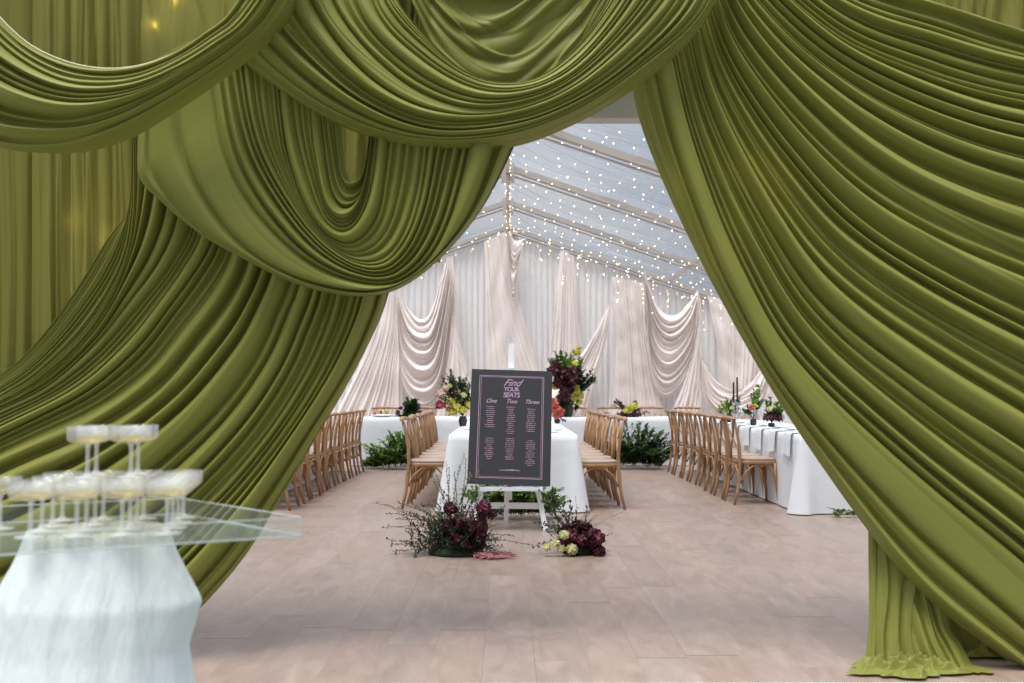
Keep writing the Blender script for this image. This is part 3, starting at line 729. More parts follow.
hd = [(-2.45, -.55, 'left'), (-.52, 1.38, 'middle'), (1.41, 3.31, 'right')]
for i, (a, b, nm) in enumerate(hd):
    table('head_table', a + .02, b - .02, 15.42, 16.1, '%s section of the white-clothed head table before the pale wall' % nm)
    cloth(a + .01, b - .01, 15.40, 16.12, 'white cloth on the %s section of the head table' % nm, 10 + i, flare=.008, amp=.006, nf=6, cf=0)

# ---------------------------------------------------------------- table settings
def napkin(x, y, sgn, label, group, wd=.25, drop=.22, seed=0):
    """folded napkin lying on the edge and hanging down; edge is along Y at x, sgn points outward"""
    prof = [(-.20, .006), (-.1, .007), (-.02, .008), (.010, .004), (.020, -.02), (.026, -drop * .4), (.030, -drop * .75), (.034, -drop)]
    n = 9; P = np.zeros((len(prof), n, 3))
    for i, (d, z) in enumerate(prof):
        for j in range(n):
            t = j / (n - 1) - .5; sp_ = 1 + (.25 * max(0, i - 3) / 4)
            P[i, j] = (x + sgn * (d + .012 * math.cos(t * 14 + seed) * max(0, i - 3) / 4 + .012), y + t * wd * sp_, .7515 + z + (.01 * math.sin(seed * 3 + t * 5) if i == len(prof) - 1 else 0))
    o = grid_mesh('napkin', P, M['linen'])
    return tag(o, label, 'napkin', group)
nn = ['nearest', 'second', 'third', 'fourth', 'fifth', 'sixth', 'seventh', 'last']
def card(name, x, y, z, sx, sy, label, mt='menu', cat='menu', group=None):
    o = MB().box((-sx/2, -sy/2, 0), (sx/2, sy/2, .003)).build(name, M[mt], None, False); o.location = (x, y, z); return tag(o, label, cat, group)
for i in range(8):
    y = 9.75 + i * .56
    napkin(2.76, y, -1, '%s white napkin hanging over the aisle edge of the right table' % nn[i].capitalize(), 'napkins on the right table', seed=i)
    card('menu_card', 2.93, y, .7605, .09, .19, 'grey menu card lying on the %s napkin of the right table' % nn[i], group='menu cards')
def plate(x, y, z, label, group, r=.13):
    o = MB().lathe([(0, 0), (r * .6, 0), (r, .014), (r * .98, .018), (r * .6, .005), (0, .005)], 24).build('dinner_plate', M['white']); o.location = (x, y, z); tag(o, label, 'plate', group)
for i, (x, y) in enumerate([(.02, 9.82), (.40, 9.88), (.47, 10.5), (-.40, 10.6), (.47, 11.0), (-.40, 11.1)]):
    napkin_ = MB().box((-.09, -.09, 0), (.09, .09, .014)).build('folded_napkin', M['linen'], None, False)
    napkin_.location = (x, y, .7495); napkin_.rotation_euler = (0, 0, .1 * i)
    tag(napkin_, 'folded white napkin on the middle table, %s' % ['front centre', 'front right corner', 'before the second right chair', 'before the second left chair', 'before the third right chair', 'before the third left chair'][i], 'napkin', 'folded napkins on the middle table')
wg = MB().lathe([(.033, 0), (.033, .002), (.006, .006), (.0035, .012), (.0035, .085), (.008, .092), (.026, .11), (.036, .135), (.036, .155), (.030, .20)], 16).build('wine_glass', M['glass'])
wg_used = False
def wineglass(x, y, sc, label, group):
    global wg_used
    o = wg if not wg_used else wg.copy()
    if wg_used: C.objects.link(o)
    wg_used = True; o.location = (x, y, .7475); o.scale = (sc,) * 3; tag(o, label, 'glass', group)
rg = random.Random(4)
for i in range(18):
    wineglass(3.03 + (i % 2) * .09 + rg.uniform(-.02, .02), 9.8 + i * .26, 1.0 if i % 2 else .86, 'clear stemmed glass standing on the right table beside the napkins', 'stemmed glasses on the right table')
for i in range(8):
    wineglass(3.26 + rg.uniform(-.03, .03), 10.0 + i * .5, 1, 'clear stemmed glass on the far side of the right table', 'stemmed glasses on the far side of the right table')
for k_, (px, yy) in enumerate([(733.6, 12.3), (737.2, 12.1)]):
    x = gx(px, yy); nm = ['left', 'right'][k_]
    h = MB().lathe([(.05, 0), (.05, .008), (.01, .02), (.008, .22), (.022, .24), (.022, .27), (.013, .27), (.012, .255), (0, .255)], 16).build('candle_holder', M['glass'])
    h.location = (x, yy, .7475); tag(h, 'tall clear glass holder under the %s black candle' % nm, 'candle holder')
    top = float(PX(px, [382, 377][k_], yy)[2])
    c = MB().lathe([(.011, 0), (.011, top - 1.013), (.004, top - 1.005), (0, top - 1.005)], 10).build('taper_candle', M['black'])
    c.location = (x, yy, 1.005); tag(c, 'slim black taper candle, %s of the pair on the right table' % nm, 'candle', 'pair of black candles')

# ---------------------------------------------------------------- plants and flowers
def leaf(mb, p, d, up, ln, wd):
    d = d.normalized(); s_ = d.cross(up)
    if s_.length < .05: s_ = d.cross(Vector((1, 0, 0)))
    s_.normalize(); n_ = s_.cross(d)
    m1 = p + d * ln * .45
    mb.add([p, m1 + s_ * wd / 2 + n_ * wd * .18, p + d * ln - n_ * ln * .12, m1 - s_ * wd / 2 + n_ * wd * .18, m1], [(0, 1, 4), (1, 2, 4), (2, 3, 4), (3, 0, 4)])
def sprig(r, st, lf, p0, d, ln, droop=.4, nl=10, size=.03, asp=.5, rad=.003, berry=None, br=.005, bare=.1):
    p = Vector(p0); d = Vector(d).normalized(); pts = [p.copy()]; n = 7
    for i in range(n):
        d = (d + Vector((r.uniform(-.1, .1), r.uniform(-.1, .1), -droop / n + r.uniform(-.06, .06)))).normalized()
        p = p + d * ln / n; p.z = max(p.z, .008); pts.append(p.copy())
    if st is not None: st.tube(pts, [rad * (1 - .6 * i / n) for i in range(n + 1)], 4)
    for i in range(nl):
        t = bare + (1 - bare) * (i + r.random() * .6) / nl; x = min(t, .999) * n; j = int(x); q = pts[j].lerp(pts[j + 1], x - j)
        dd = (pts[j + 1] - pts[j]).normalized(); a = Vector((r.uniform(-1, 1), r.uniform(-1, 1), r.uniform(-.6, 1)))
        if berry is not None and r.random() < .55:
            berry.ball(q + a.normalized() * br * 2, br, 6, 4)
        else:
            leaf(lf, q, dd * .6 + a * .8, Vector((0, 0, 1)), size * r.uniform(.7, 1.3), size * asp)
    return pts
def bloom(r, mb, c, rad, n=46, sq=.85):
    c = Vector(c); mb.ball(c, rad * .72, 8, 6, sq)
    for i in range(n):
        z = 1 - 2 * (i + .5) / n * .92; t = i * 2.39996; q = math.sqrt(max(0, 1 - z * z))
        d = Vector((q * math.cos(t), q * math.sin(t), z * sq))
        tan = d.cross(Vector((r.uniform(-1, 1), r.uniform(-1, 1), r.uniform(-1, 1)))).normalized()
        s_ = d.cross(tan); a = c + d * rad * .66; L_ = rad * .46; ww = rad * .34
        mb.add([a - tan * L_ * .3, a + s_ * ww + d * rad * .2, a + tan * L_ + d * rad * .38, a - s_ * ww + d * rad * .2], [(0, 1, 2, 3)])
def add_bloom(r, root, name, mt, c, rad, n=46):
    mb = MB(); bloom(r, mb, c, rad, n); return mb.build(name, M[mt], root, False)

# left floor arrangement at the easel's foot
r = random.Random(21); Ya = 7.15; sc = Ya / FPX; x0 = gx(462, Ya)
root = empty('floor_arrangement', (x0, Ya, 0)); tag(root, 'wild floor arrangement with burgundy blooms and long twigs, left foot of the easel', 'flowers')
mo = MB(); mo.lathe([(.001, 0), (.20, .0), (.19, .03), (.14, .07), (.08, .09), (.001, .10)], 24, (-.04, 0.03, 0)); mo.build('moss_base', M['moss'], root)
st, lf, lf2, be = MB(), MB(), MB(), MB()
def pxl(px, py, dy=0): return Vector(((px - 462) * sc, dy, (553 - py) * sc))
for i in range(260):
    a = r.uniform(0, 2 * PI); b = Vector((r.gauss(-.03, .10), r.uniform(-.10, .10), r.uniform(.02, .08))); d = Vector((math.cos(a) * .6 - .08, math.sin(a) * .5, r.uniform(.0, 1.4)))
    sprig(r, st, lf if i % 3 else lf2, b, d, r.uniform(.14, .44) * (.6 + .4 * d.z / 1.4), r.uniform(.2, .8), 22, .030, .5, .002, be if i % 9 == 0 else None)
for px, py in [(440, 470), (452, 474), (458, 468), (466, 476), (474, 480), (434, 484), (376, 500), (390, 512), (386, 528), (398, 522), (405, 536), (412, 545), (402, 498), (416, 555), (432, 476), (446, 466), (460, 458), (470, 462), (479, 470), (500, 492), (516, 545), (505, 560), (528, 552), (410, 508), (395, 518)]:
    t = pxl(px, py, r.uniform(-.12, .1)); b = Vector((r.uniform(-.12, .02), 0, .16 if py < 530 else .1)); d = t - b + Vector((0, 0, .12))
    sprig(r, st, lf2, b, d, (t - b).length * 1.05, .35, 36, .026, .4, .0028, be if py > 485 else None, .0042, .15)
st.build('twigs', M['twig'], root); lf.build('foliage', M['leaf_dark'], root, False)['kind'] = 'stuff'; lf2.build('foliage', M['olive_leaf'], root, False)['kind'] = 'stuff'
be.build('berries', M['berry'], root)['kind'] = 'stuff'
for px, py, rad in [(452, 506, .05), (484, 505, .055), (492, 512, .04), (461, 519, .06), (474, 524, .055), (458, 534, .055), (480, 532, .05), (468, 541, .045), (447, 522, .045)]:
    add_bloom(r, root, 'bloom', 'burgundy' if py != 505 else 'maroon', pxl(px, py, -.13 + r.uniform(-.03, .03)), rad)
am = MB()
for i in range(9):
    p = pxl(483 + r.uniform(-4, 5), 508, -.11 + r.uniform(-.04, .02)); ln = r.uniform(.15, .27)
    am.tube([p + Vector((r.uniform(-.01, .01), 0, -ln * q / 6)) for q in range(7)], [.006, .011, .012, .011, .012, .009, .003], 6)
am.build('hanging_amaranth', M['burgundy'], root)
pk = MB(); pk2 = MB()
for i in range(80):
    a = r.uniform(-.8, .4); p = pxl(480 + r.uniform(-6, 6), 553, -.16 + r.uniform(-.05, .04)); p.z = .012; pts = [p + Vector((0, 0, .02 * r.random()))]
    for q in range(7):
        a += r.uniform(-.8, .8); p = p + Vector((math.cos(a) * .034, math.sin(a) * .022, 0)); p.z = .007 + .02 * r.random() * (1 - q / 7) + .006; pts.append(p.copy())
    (pk if i % 3 else pk2).tube(pts, [.003, .004, .0045, .004, .004, .0035, .003, .0015], 5)
pk.build('trailing_amaranth', M['dusty'], root)['label'] = 'dusty pink strands trailing on the floor'; pk2.build('trailing_amaranth', M['maroon'], root)

# right floor arrangement
r = random.Random(22); x0 = gx(575, Ya)
root = empty('floor_arrangement', (x0, Ya, 0)); tag(root, 'low floor arrangement of burgundy and cream blooms, right foot of the easel', 'flowers')
def pxr(px, py, dy=0): return Vector(((px - 575) * sc, dy, (553 - py) * sc))
mo = MB(); mo.lathe([(.001, 0), (.13, .0), (.12, .04), (.08, .09), (.001, .11)], 24, (.04, .04, 0)); mo.build('moss_base', M['moss'], root)
for i in range(44):
    px = r.uniform(564, 598); top = 522 + (px - 566) ** 2 * .012 if px > 580 else 524 + (580 - px) * .2
    py = r.uniform(top, 549); add_bloom(r, root, 'burgundy_bloom', 'burgundy' if i % 3 else 'maroon', pxr(px, py, r.uniform(-.12, .05)), r.uniform(.034, .05), 40)
for px, py, rad in [(563, 532, .037), (570, 546, .044), (554, 540, .034), (546, 544, .030), (560, 545, .03)]:
    add_bloom(r, root, 'cream_bloom', 'cream', pxr(px, py, -.13), rad, 60)
st, lf, be = MB(), MB(), MB()
for px, py in [(540, 492), (547, 498), (556, 496), (562, 505), (534, 527), (530, 521), (545, 512), (568, 500), (580, 498), (590, 505), (624, 512), (612, 518), (608, 552), (600, 535), (598, 508), (535, 552), (586, 512), (552, 520), (604, 498)]:
    t = pxr(px, py, r.uniform(-.1, .1)); b = Vector((r.uniform(-.05, .03), 0, .12)); d = t - b + Vector((0, 0, .06))
    dark = px < 570
    sprig(r, st, lf, b, d, (t - b).length * 1.03, .2, 16 if dark else 22, .032 if dark else .014, .7 if dark else .4, .003 if dark else .0016, be if dark else None, .007)
for i in range(26):
    sprig(r, st, lf, (r.uniform(-.12, .08), r.uniform(-.02, .08), .06), (r.uniform(-.8, .8), r.uniform(-.3, .4), r.uniform(.3, 1)), r.uniform(.14, .3), .4, 12, .03, .6, .002)
st.build('twigs', M['twig'], root); lf.build('foliage', M['leaf_dark'], root, False)['kind'] = 'stuff'; be.build('berries', M['leaf_dark'], root)['kind'] = 'stuff'

def bush(name, label, pxa, pxb, ytop, Y, hts, seed, mats_=('leaf', 'leaf_light'), depth=.12, n=70, size=.04, zb=0, blobs=(), cat='plant', parent=None):
    """leafy clump between two pixel columns; hts = relative height along it"""
    r = random.Random(seed); xa, xb = gx(pxa, Y), gx(pxb, Y); H = float(PX(500, ytop, Y)[2]) - zb
    root = empty(name, ((xa + xb) / 2, Y, zb)); tag(root, label, cat)
    st = MB(); ls = [MB() for _ in mats_]
    for i in range(n):
        t = r.random(); x = (xa - xb) / 2 + (xb - xa) * t; hh = H * np.interp(t, np.linspace(0, 1, len(hts)), hts)
        ln = hh * r.uniform(.45, 1.0); zz = r.uniform(0, max(.01, hh - ln))
        sprig(r, st, ls[r.randrange(len(ls))], (x, r.uniform(-depth, depth * .4), .01 + zz), (r.uniform(-.9, .9), r.uniform(-.8, .1), 1), ln * 1.05, .7, max(10, int(ln / size * 4.5)), size, .75, .002)
    st.build('stems', M['twig'], root)
    for l_, m_ in zip(ls, mats_):
        if l_.n: l_.build('foliage', M[m_], root, False)['kind'] = 'stuff'
    for nm, mt, px, py, rad in blobs:
        p = PX(px, py, Y - depth); add_bloom(r, root, nm, mt, (float(p[0]) - (xa + xb) / 2, -depth, max(float(p[2]) - zb, rad * .3)), rad, 30)
    return root
bush('floor_greenery', 'leafy green bush on the floor before the left end of the head table', 366, 418, 420, 15.0, [.12, .3, .65, .85, .62], 31, ('leaf', 'leaf_light', 'leaf'), n=190, size=.06, depth=.16,
     blobs=[('pale_bloom', 'cream', 405, 449, .04), ('pale_bloom', 'cream', 399, 446, .035), ('pale_bloom', 'cream', 410, 452, .04)])
bush('leaf_branch', 'light green branch climbing the cloth beside the left chairs of the middle table', 378, 400, 425, 15.18, [.1, .95, 1, .6], 32, n=16, size=.055, depth=.04)
bush('floor_greenery', 'dark green bush on the floor before the right part of the head table', 609, 660, 420, 15.0, [.5, .75, 1.0, .8, .25], 33, ('leaf_dark', 'leaf', 'leaf_dark'), n=190, size=.05, depth=.16)
bush('leaf_branch', 'tall pale leafy branch leaning on the cloth at the right of the dark bush', 636, 655, 420, 15.15, [.5, 1, .9, .6], 34, ('leaf_light', 'olive_leaf'), n=22, size=.06, depth=.05)
bush('floor_greenery', 'lime green foliage on the floor seen under the seating chart', 482, 552, 474, 9.22, [.7, 1, .8, 1, .9, .5], 35, ('leaf_light', 'leaf_light', 'leaf'), n=240, size=.04, depth=.10)
bush('ivy_sprig', 'small green ivy sprig on the floor at the right table corner', 831, 858, 503, 9.2, [.3, 1, .5, .4], 36, ('leaf', 'leaf_light'), n=14, size=.035, depth=.05)

# tall flowers on the tables
def vase(root, r_, h, mt='pottery'):
    MB().lathe([(r_ * .6, 0), (r_ * .75, h * .1), (r_, h * .55), (r_ * .8, h * .95), (r_ * .85, h), (r_ * .7, h), (r_ * .6, h * .5), (0, h * .4)], 18).build('vase', M[mt], root)
def flower_vase(name, label, px0, Y, zb, spec, greens, seed, vr=.05, vh=.14, size=.035):
    r = random.Random(seed); root = empty(name, (gx(px0, Y), Y, zb)); tag(root, label, 'flowers'); vase(root, vr, vh)
    st = MB(); lfs = {}
    P0 = root.location
    def loc(px, py, dy=0): q = PX(px, py, Y); return Vector((float(q[0]) - P0.x, dy, float(q[2]) - zb))
    for px, py, mt, n_, spread in greens:
        t = loc(px, py); lb = lfs.setdefault(mt, MB())
        for i in range(n_):
            tt = t + Vector((r.gauss(0, spread), r.gauss(0, spread * .8), r.gauss(0, spread)))
            b = Vector((0, 0, vh)); sprig(r, st, lb, b, tt - b, (tt - b).length, .15, 16, size * 1.3, .75, .002, bare=.5)
    for mt, px, py, rad in spec:
        add_bloom(r, root, 'bloom', mt, loc(px, py, -rad - r.uniform(0, .05)), rad * 1.25, 34)
    st.build('stems', M['twig'], root)
    for mt, lb in lfs.items(): lb.build('foliage', M[mt], root, False)['kind'] = 'stuff'
flower_vase('flower_vase', 'vase of pink and yellow flowers above the left chairs of the middle table', 463, 11.4, .748,
    [('blush_petal', 442, 394, .05), ('blush_petal', 446, 388, .035), ('redfruit', 441, 405, .052), ('yellow', 451, 402, .045), ('yellow', 457, 407, .045), ('yellow', 463, 410, .045), ('yellow', 454, 412, .04), ('yellow', 449, 409, .03),
     ('cream', 464, 395, .03), ('cream', 450, 386, .025), ('blush_petal', 458, 392, .03), ('yellow', 468, 404, .035), ('cream', 460, 400, .03)],
    [(450, 382, 'leaf', 16, .05), (457, 380, 'leaf_dark', 10, .04), (463, 388, 'olive_leaf', 14, .05), (443, 392, 'olive_leaf', 10, .05), (449, 373, 'twig', 5, .03), (466, 400, 'leaf_dark', 12, .05)], 41, .05, .12, .035)
flower_vase('flower_vase', 'tall arrangement of dark red, green and yellow blooms right of the seating chart', 568, 15.75, .748,
    [('burgundy', 566, 375, .11), ('burgundy', 559, 383, .10), ('burgundy', 572, 380, .10), ('burgundy', 566, 390, .10), ('burgundy', 553, 372, .09), ('burgundy', 574, 372, .08), ('burgundy', 562, 398, .08), ('burgundy', 555, 365, .07),
     ('yellow', 576, 392, .06), ('yellow', 580, 396, .05), ('yellow', 574, 398, .05), ('yellow', 579, 402, .045), ('yellow', 576, 387, .045), ('yellow', 555, 386, .06), ('yellow', 577, 353, .05), ('yellow', 579, 348, .035), ('yellow', 574, 364, .05), ('yellow', 571, 368, .045), ('yellow', 561, 372, .04), ('cream', 565, 400, .05), ('cream', 560, 366, .035)],
    [(560, 358, 'leaf', 26, .07), (566, 362, 'leaf_light', 16, .07), (556, 364, 'leaf', 14, .06), (584, 375, 'leaf_dark', 12, .04), (591, 377, 'leaf_dark', 8, .03), (578, 355, 'leaf_light', 8, .05), (565, 405, 'leaf_dark', 22, .08), (582, 386, 'leaf_dark', 8, .05)], 42, .09, .22, .06)
flower_vase('flower_vase', 'cluster of coral blooms standing right of the chart on the middle table', 557, 12.6, .748,
    [('coral', 555, 404, .04), ('coral', 558, 409, .04), ('coral', 553, 411, .04), ('coral', 560, 414, .038), ('coral', 556, 416, .036), ('coral', 552, 400, .032), ('coral', 562, 411, .03)],
    [(562, 412, 'leaf_dark', 6, .04)], 43, .04, .06, .03)
flower_vase('flower_vase', 'low dark leafy arrangement with berries on the left of the head table', 412, 15.7, .748,
    [('berry', 398, 412, .03), ('berry', 405, 404, .03), ('berry', 401, 408, .028), ('burgundy', 418, 413, .045)],
    [(412, 408, 'leaf_dark', 26, .06), (408, 413, 'leaf_dark', 20, .07), (414, 405, 'leaf', 12, .05)], 44, .06, .06, .06)
flower_vase('flower_vase', 'small yellow and wine-red arrangement behind the dark bush on the head table', 629, 15.7, .748,
    [('yellow', 629, 408, .06), ('yellow', 633, 406, .055), ('yellow', 626, 411, .05), ('burgundy', 622, 415, .05), ('burgundy', 634, 415, .055), ('burgundy', 628, 416, .05)],
    [(617, 401, 'berry', 4, .03), (633, 401, 'twig', 3, .03), (622, 408, 'olive_leaf', 6, .05), (640, 414, 'burgundy', 8, .06)], 45, .05, .05, .04)
flower_vase('flower_vase', 'pale green flowers on the right table, left of the black candles', 728, 13.0, .748, [('cream', 731, 408, .03), ('cream', 725, 411, .03)],
    [(727, 408, 'leaf_light', 16, .07), (733, 406, 'leaf', 10, .05)], 46, .04, .08, .04)
flower_vase('flower_vase', 'upright lime flower spike with a red bloom on the right table', 753, 11.8, .748,
    [('coral', 750, 408, .03), ('leaf_light', 757, 386, .02), ('leaf_light', 757, 391, .025), ('leaf_light', 756, 396, .027), ('leaf_light', 755, 401, .03), ('yellow', 754, 406, .03)],
    [(760, 400, 'leaf', 4, .03), (756, 392, 'leaf_light', 5, .01), (748, 410, 'leaf', 6, .03)], 47, .04, .08, .035)
flower_vase('flower_vase', 'purple and green flowers on the right table beside the green sweep', 771, 11.2, .748,
    [('burgundy', 766, 417, .045), ('burgundy', 772, 416, .045), ('burgundy', 778, 417, .045), ('cream', 768, 409, .03), ('cream', 772, 407, .025)],
    [(770, 408, 'leaf', 14, .05), (780, 408, 'leaf_light', 12, .05)], 48, .04, .05, .035)
# fruit dish at the left
fr = empty('fruit_dish', (gx(383, 15.8), 15.8, .748)); tag(fr, 'low dish of yellow and red fruit at the left end of the head table', 'dish')
MB().lathe([(.10, 0), (.12, .01), (.19, .03), (.185, .036), (.1, .015), (0, .015)], 24).build('dish', M['white'], fr)
r = random.Random(9)
for i in range(16):
    a = r.uniform(0, 6.28); q = r.uniform(.0, .14)
    MB().ball((q * math.cos(a), q * math.sin(a) * .8, .05 + (.14 - q) * .35), r.uniform(.024, .036), 10, 7).build('fruit', M[['yellow', 'coral', 'cream', 'yellow', 'redfruit'][i % 5]], fr)
# small black card
c = empty('table_sign', (gx(603, 15.55), 15.55, .748)); tag(c, 'small black sign with pale lettering on the head table, left of the dark bush', 'sign')
MB().box((-.095, -.008, 0), (.095, .008, .075)).build('panel', M['chart'], c, False)
for i, z in enumerate((.052, .034, .018)):
    mb = MB(); x = -.07
    rr_ = random.Random(i)
    while x < .06:
        l_ = rr_.uniform(.012, .03); mb.box((x, -.0095, z - .004), (min(x + l_, .07), -.008, z + .004)); x += l_ + .008
    mb.build('lettering', M['white'], c, False)

# ---------------------------------------------------------------- seating chart and easel
TL, TR, BR, BL = pt(471, 369, 8.52), pt(551.2, 371.3, 8.52), pt(550.5, 486.2, 8.30), pt(466.8, 483.6, 8.30)
bc = (BL + BR) / 2; ex = (BR - BL).normalized(); ez = ((TL + TR) / 2 - bc).normalized(); ey = ez.cross(ex).normalized(); ez = ex.cross(ey)
ex = ey.cross(ez)
Wd = ((BR - BL).length + (TR - TL).length) / 2; Ht = ((TL + TR) / 2 - bc).length
root = empty('seating_chart'); tag(root, 'charcoal seating chart with mauve lettering and thin double border, on the white easel', 'sign')
root.matrix_world = Matrix(((ex.x, ey.x, ez.x, bc.x), (ex.y, ey.y, ez.y, bc.y), (ex.z, ey.z, ez.z, bc.z), (0, 0, 0, 1)))
MB().box((-Wd/2, 0, 0), (Wd/2, .012, Ht)).build('board', M['chart'], root, False)
fy = -.0012
def frame_line(mg, wd):
    mb = MB(); xa, xb, za, zb_ = -Wd/2 + mg, Wd/2 - mg, mg * .75, Ht - mg * .75
    mb.box((xa, fy, za), (xb, 0, za + wd)).box((xa, fy, zb_ - wd), (xb, 0, zb_)).box((xa, fy, za), (xa + wd, 0, zb_)).box((xb - wd, fy, za), (xb, 0, zb_))
    mb.build('border', M['pink_ink'], root, False)
frame_line(.070, .0045); frame_line(.084, .0025)
def text(s_, x, z, size, shear=0, name='lettering', off=.0, sp=1.0, mt='pink_ink'):
    cu = bpy.data.curves.new('t', 'FONT'); cu.body = s_; cu.size = size; cu.align_x = 'CENTER'; cu.shear = shear; cu.extrude = .0006; cu.offset = off; cu.space_character = sp
    o = bpy.data.objects.new('t', cu); C.objects.link(o); bpy.context.view_layer.update()
    me = bpy.data.meshes.new_from_object(o.evaluated_get(bpy.context.evaluated_depsgraph_get())); bpy.data.objects.remove(o)
    ob = mkobj(name, me, M[mt], root); ob.location = (x, fy, z); ob.rotation_euler = (PI/2, 0, 0); return ob
text('Find', .0, Ht * .858, .085, .6, 'title', .0004)
text('YOUR', 0, Ht * .812, .050, 0, 'title', .0008, .9)
text('SEATS', 0, Ht * .758, .060, .15, 'title', .0008, .85)
cxs = (-.172, 0, .172)
for x, s_ in zip(cxs, ('One', 'Two', 'Three')): text(s_, x, Ht * .705, .050, .5, 'heading', .0006)
r = random.Random(6)
def names(x, ztop, n):
    mb = MB()
    for i in range(n):
        wd = r.uniform(.04, .085); z = ztop - i * .0172; xx = x - wd / 2
        while xx < x + wd / 2:
            l_ = r.uniform(.004, .008); hh = r.uniform(.0035, .007); mb.box((xx, fy, z), (min(xx + l_, x + wd / 2), 0, z + hh)); xx += l_ + r.choice((.002, .002, .006))
    mb.build('name_list', M['pink_ink'], root, False)
for x, n1, n2, dz in zip(cxs, (11, 14, 12), (11, 11, 13), (0, 0, .012)):
    names(x, Ht * .667 - dz, n1); names(x, Ht * .392 - dz, n2)
mb = MB(); xx = -.085
while xx < .09:
    l_ = r.uniform(.005, .016); mb.box((xx, fy, Ht * .12), (xx + l_, 0, Ht * .12 + r.uniform(.004, .013))); xx += l_ + .004
mb.build('footer_line', M['pink_ink'], root, False)
# easel
root = empty('easel', (gx(510, 8.55), 8.55, 0)); tag(root, 'white wooden easel holding the seating chart', 'easel'); rl_ = root.location.copy()
def L3(px, py, Y): return pt(px, py, Y) - rl_
def fl(px, Y): return Vector((gx(px, Y), Y, 0.0)) - rl_
back = .035
mb = MB().bar(L3(511.5, 344, 8.62), L3(509, 500, 8.40), .05, .022); mb.build('mast', M['white'], root, False)
MB().bar(fl(545.5, 8.32), L3(520, 396, 8.60), .042, .022).build('leg', M['white'], root, False)
MB().bar(fl(474, 8.32), L3(500, 396, 8.60), .042, .022).build('leg', M['white'], root, False)
MB().bar(fl(506, 8.9), L3(509.5, 396, 8.66), .042, .022).build('rear_leg', M['white'], root, False)
MB().bar(L3(480, 505.5, 8.385), L3(544, 506, 8.385), .05, .018).build('crossbar', M['white'], root, False)
MB().box((L3(480.5, 486, 8.4).x, -.28, L3(500, 489.6, 8.40).z), (L3(542.5, 486, 8.4).x, -.12, L3(500, 486.4, 8.40).z)).build('ledge', M['white'], root, False)
MB().box((L3(498, 369, 8.6).x, -.03, L3(500, 370, 8.6).z), (L3(524, 369, 8.6).x, .04, L3(500, 368, 8.6).z)).build('top_clip', M['white'], root, False)

# ---------------------------------------------------------------- coupe tower in the foreground
TZ = .849
Rc = np.array((gx(303, 2.12), 2.12)); Bc = np.array((gx(182, 2.5), 2.5)); dv = np.array((-.90, -.436)) * 1.15
Lc = Bc + dv; Fc = Rc + dv
tr = empty('acrylic_tray', (-.95, 2.1, TZ)); tag(tr, 'large clear acrylic tray with upturned rim under the coupe tower', 'tray')
loc = lambda p: (p[0] + .95, p[1] - 2.1)
q = [loc(p) for p in (Rc, Bc, Lc, Fc)]
mb = MB(); mb.add([(*p, 0) for p in q] + [(*p, .006) for p in q], [(3,2,1,0),(4,5,6,7),(0,1,5,4),(1,2,6,5),(2,3,7,6),(3,0,4,7)]); mb.build('tray_base', M['acrylic'], tr, False)
for i in range(4):
    a, b = np.array(q[i]), np.array(q[(i + 1) % 4]); d = (b - a) / np.linalg.norm(b - a); n_ = np.array((d[1], -d[0])) * .0045
    MB().add([(*a, .0), (*b, .0), (*(b + n_), .0), (*(a + n_), .0), (*a, .040), (*b, .040), (*(b + n_), .040), (*(a + n_), .040)],
             [(3,2,1,0),(4,5,6,7),(0,1,5,4),(1,2,6,5),(2,3,7,6),(3,0,4,7)]).build('tray_side', M['acrylic'], tr, False)
    MB().tube([(*a, .002), (*b, .002)], .0028, 6).build('tray_edge', M['acrylic_edge'], tr)
    MB().tube([(*a, .0405), (*b, .0405)], .0018, 6).build('tray_edge', M['acrylic_edge'], tr)
CR = .0475; CS = .93
coupe = empty('coupe_glass')
MB().lathe([(.033, 0), (.033, .0022), (.010, .006), (.0055, .012), (.0048, .030), (.0048, .068), (.0065, .076), (.0001, .078)], 20).build('stem', M['stemglass'], coupe)
MB().lathe([(.0065, .0765), (.014, .0815), (.040, .0835), (CR - .001, .090), (CR, .120), (CR - .0014, .120), (CR - .0024, .091), (.038, .0855), (0.0001, .0845)], 32).build('glass_body', M['rimglass'], coupe)
MB().lathe([(0.0001, .0850), (.037, .0858), (CR - .003, .0915), (CR - .0028, .0965), (0.0001, .0965)], 28).build('champagne', M['champagne'], coupe)
cu_used = False
def place_coupe(x, y, z, label, group):
    global cu_used
    c = coupe if not cu_used else copy_tree(coupe); cu_used = True
    c.location = (x, y, z); c.scale = (CS,) * 3; tag(c, label, 'glass', group)
cxp, cyp, th = gx(113, 2.22), 2.23, math.radians(11)
def rot(i, j): return cxp + (i * math.cos(th) - j * math.sin(th)), cyp + (i * math.sin(th) + j * math.cos(th))
cols = ['leftmost column', 'second column from the left', 'third column from the left', 'rightmost column']; rows_ = ['front', 'second', 'third', 'back']
for i in range(4):
    for j in range(4):
        x, y = rot((i - 1.5) * .0895, (j - 1.5) * .0895)
        place_coupe(x, y, TZ + .0062, 'champagne coupe in the lower tier, %s row, %s' % (rows_[j], cols[i]), 'lower tier of coupes')
for i in range(2):
    for j in range(2):
        x, y = rot((i - .5) * .0895, (j - .5) * .0895)
        place_coupe(x, y, TZ + .0062 + .1205 * CS, 'champagne coupe in the top tier, %s %s' % (['front', 'back'][j], ['left', 'right'][i]), 'top tier of coupes')
place_coupe(gx(3, 2.20), 2.20, TZ + .0062, 'champagne coupe standing alone at the left edge of the photo', 'lower tier of coupes')
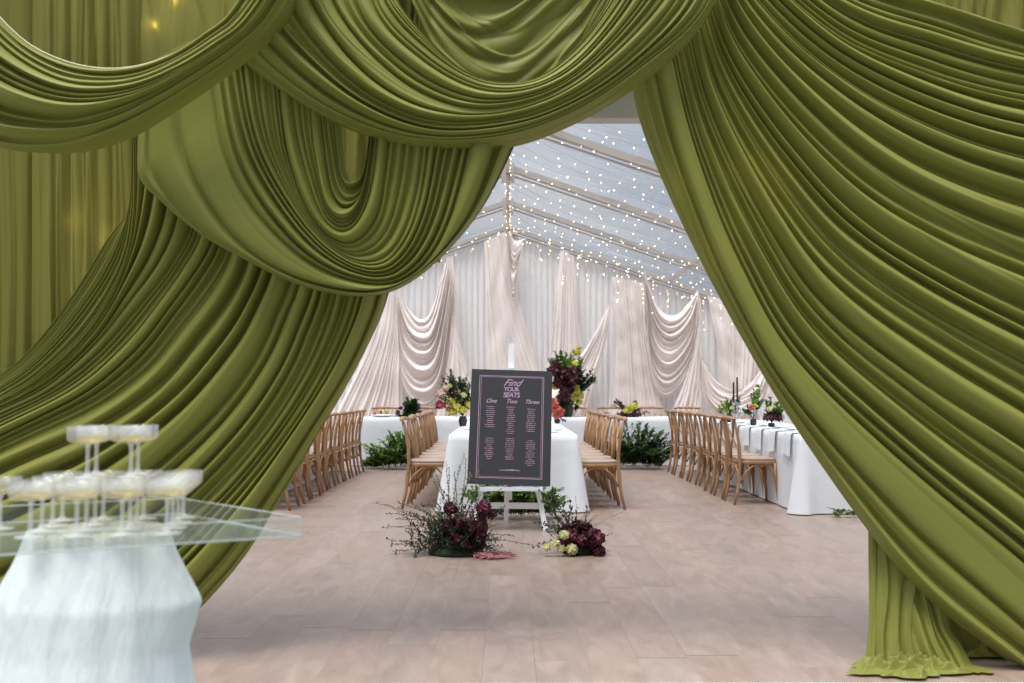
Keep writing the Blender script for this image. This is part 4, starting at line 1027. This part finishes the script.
# pedestal and its cloths
px_, py_ = gx(98, 2.22), 2.24
t = empty('pedestal_table', (px_, py_, 0)); tag(t, 'round pedestal table hidden under white crinkled cloth', 'table')
MB().lathe([(.15, TZ - .03), (.15, TZ - .012), (.0001, TZ - .012)], 32).build('tabletop', M['oak'], t)
MB().lathe([(.13, 0), (.13, .02), (.03, .05), (.03, TZ - .03)], 20).build('pedestal', M['metal'], t)
def skirt(name, prof, hem, label, seed, am_=.018, nf=9, lobes=None, ztop=None):
    n = 260; th_ = np.linspace(0, 2 * PI, n, endpoint=False); R_ = np.random.default_rng(seed)
    zz = np.linspace(0, 1, 40); P = np.zeros((42, n, 3)); 
    ph = R_.uniform(0, 6, 4)
    f = np.abs(np.sin(nf * th_ / 2 + ph[0] + .6 * np.sin(2 * th_ + ph[1]))) ** 1.3 * (.6 + .4 * np.sin(3 * th_ + ph[2])) + .25 * np.sin(nf * 2.3 * th_ + ph[3])
    hz = hem(th_)
    P[0, :, 2] = ztop
    P[1, :, 0] = .13 * np.cos(th_); P[1, :, 1] = .13 * np.sin(th_); P[1, :, 2] = ztop
    for i, s_ in enumerate(zz):
        z = ztop + (hz - ztop) * s_
        r_ = np.interp(-z, [-p[0] for p in prof], [p[1] for p in prof]) + am_ * f * min(1, s_ * 2.5)
        if lobes is not None: r_ = r_ + lobes(th_, z)
        P[i + 2, :, 0] = r_ * np.cos(th_); P[i + 2, :, 1] = r_ * np.sin(th_); P[i + 2, :, 2] = z
    P[..., 0] += px_; P[..., 1] += py_
    o = grid_mesh(name, P, M['linen_wrinkled'], wrap=True); return tag(o, label, 'tablecloth')
skirt('long_cloth', [(TZ - .008, .135), (.66, .14), (.61, .158), (.54, .188), (0, .24)], lambda t: np.full_like(t, .012), 'long white crinkled cloth reaching the floor, under the overlay on the coupe pedestal', 4, .010, 10, ztop=TZ - .009)
def lob(t, z):   # four hanging corners of a square cloth, pushed out where they fold
    c_ = np.clip(np.cos(2 * (t + .12)), 0, 1) ** 3
    return c_ * .040 * np.clip(1 - np.abs(z - .69) / np.where(z > .69, .15, .10), 0, 1)
skirt('overlay_cloth', [(TZ, .148), (.775, .166), (.70, .186), (.66, .188), (.60, .193), (.54, .203), (.42, .225)], lambda t: .44 + .18 * np.exp(-(((t - .40 + PI) % (2 * PI) - PI) / .38) ** 2), 'white crinkled linen overlay with drooping corners on the coupe pedestal', 5, .012, 6, lobes=lob, ztop=TZ - .0005)
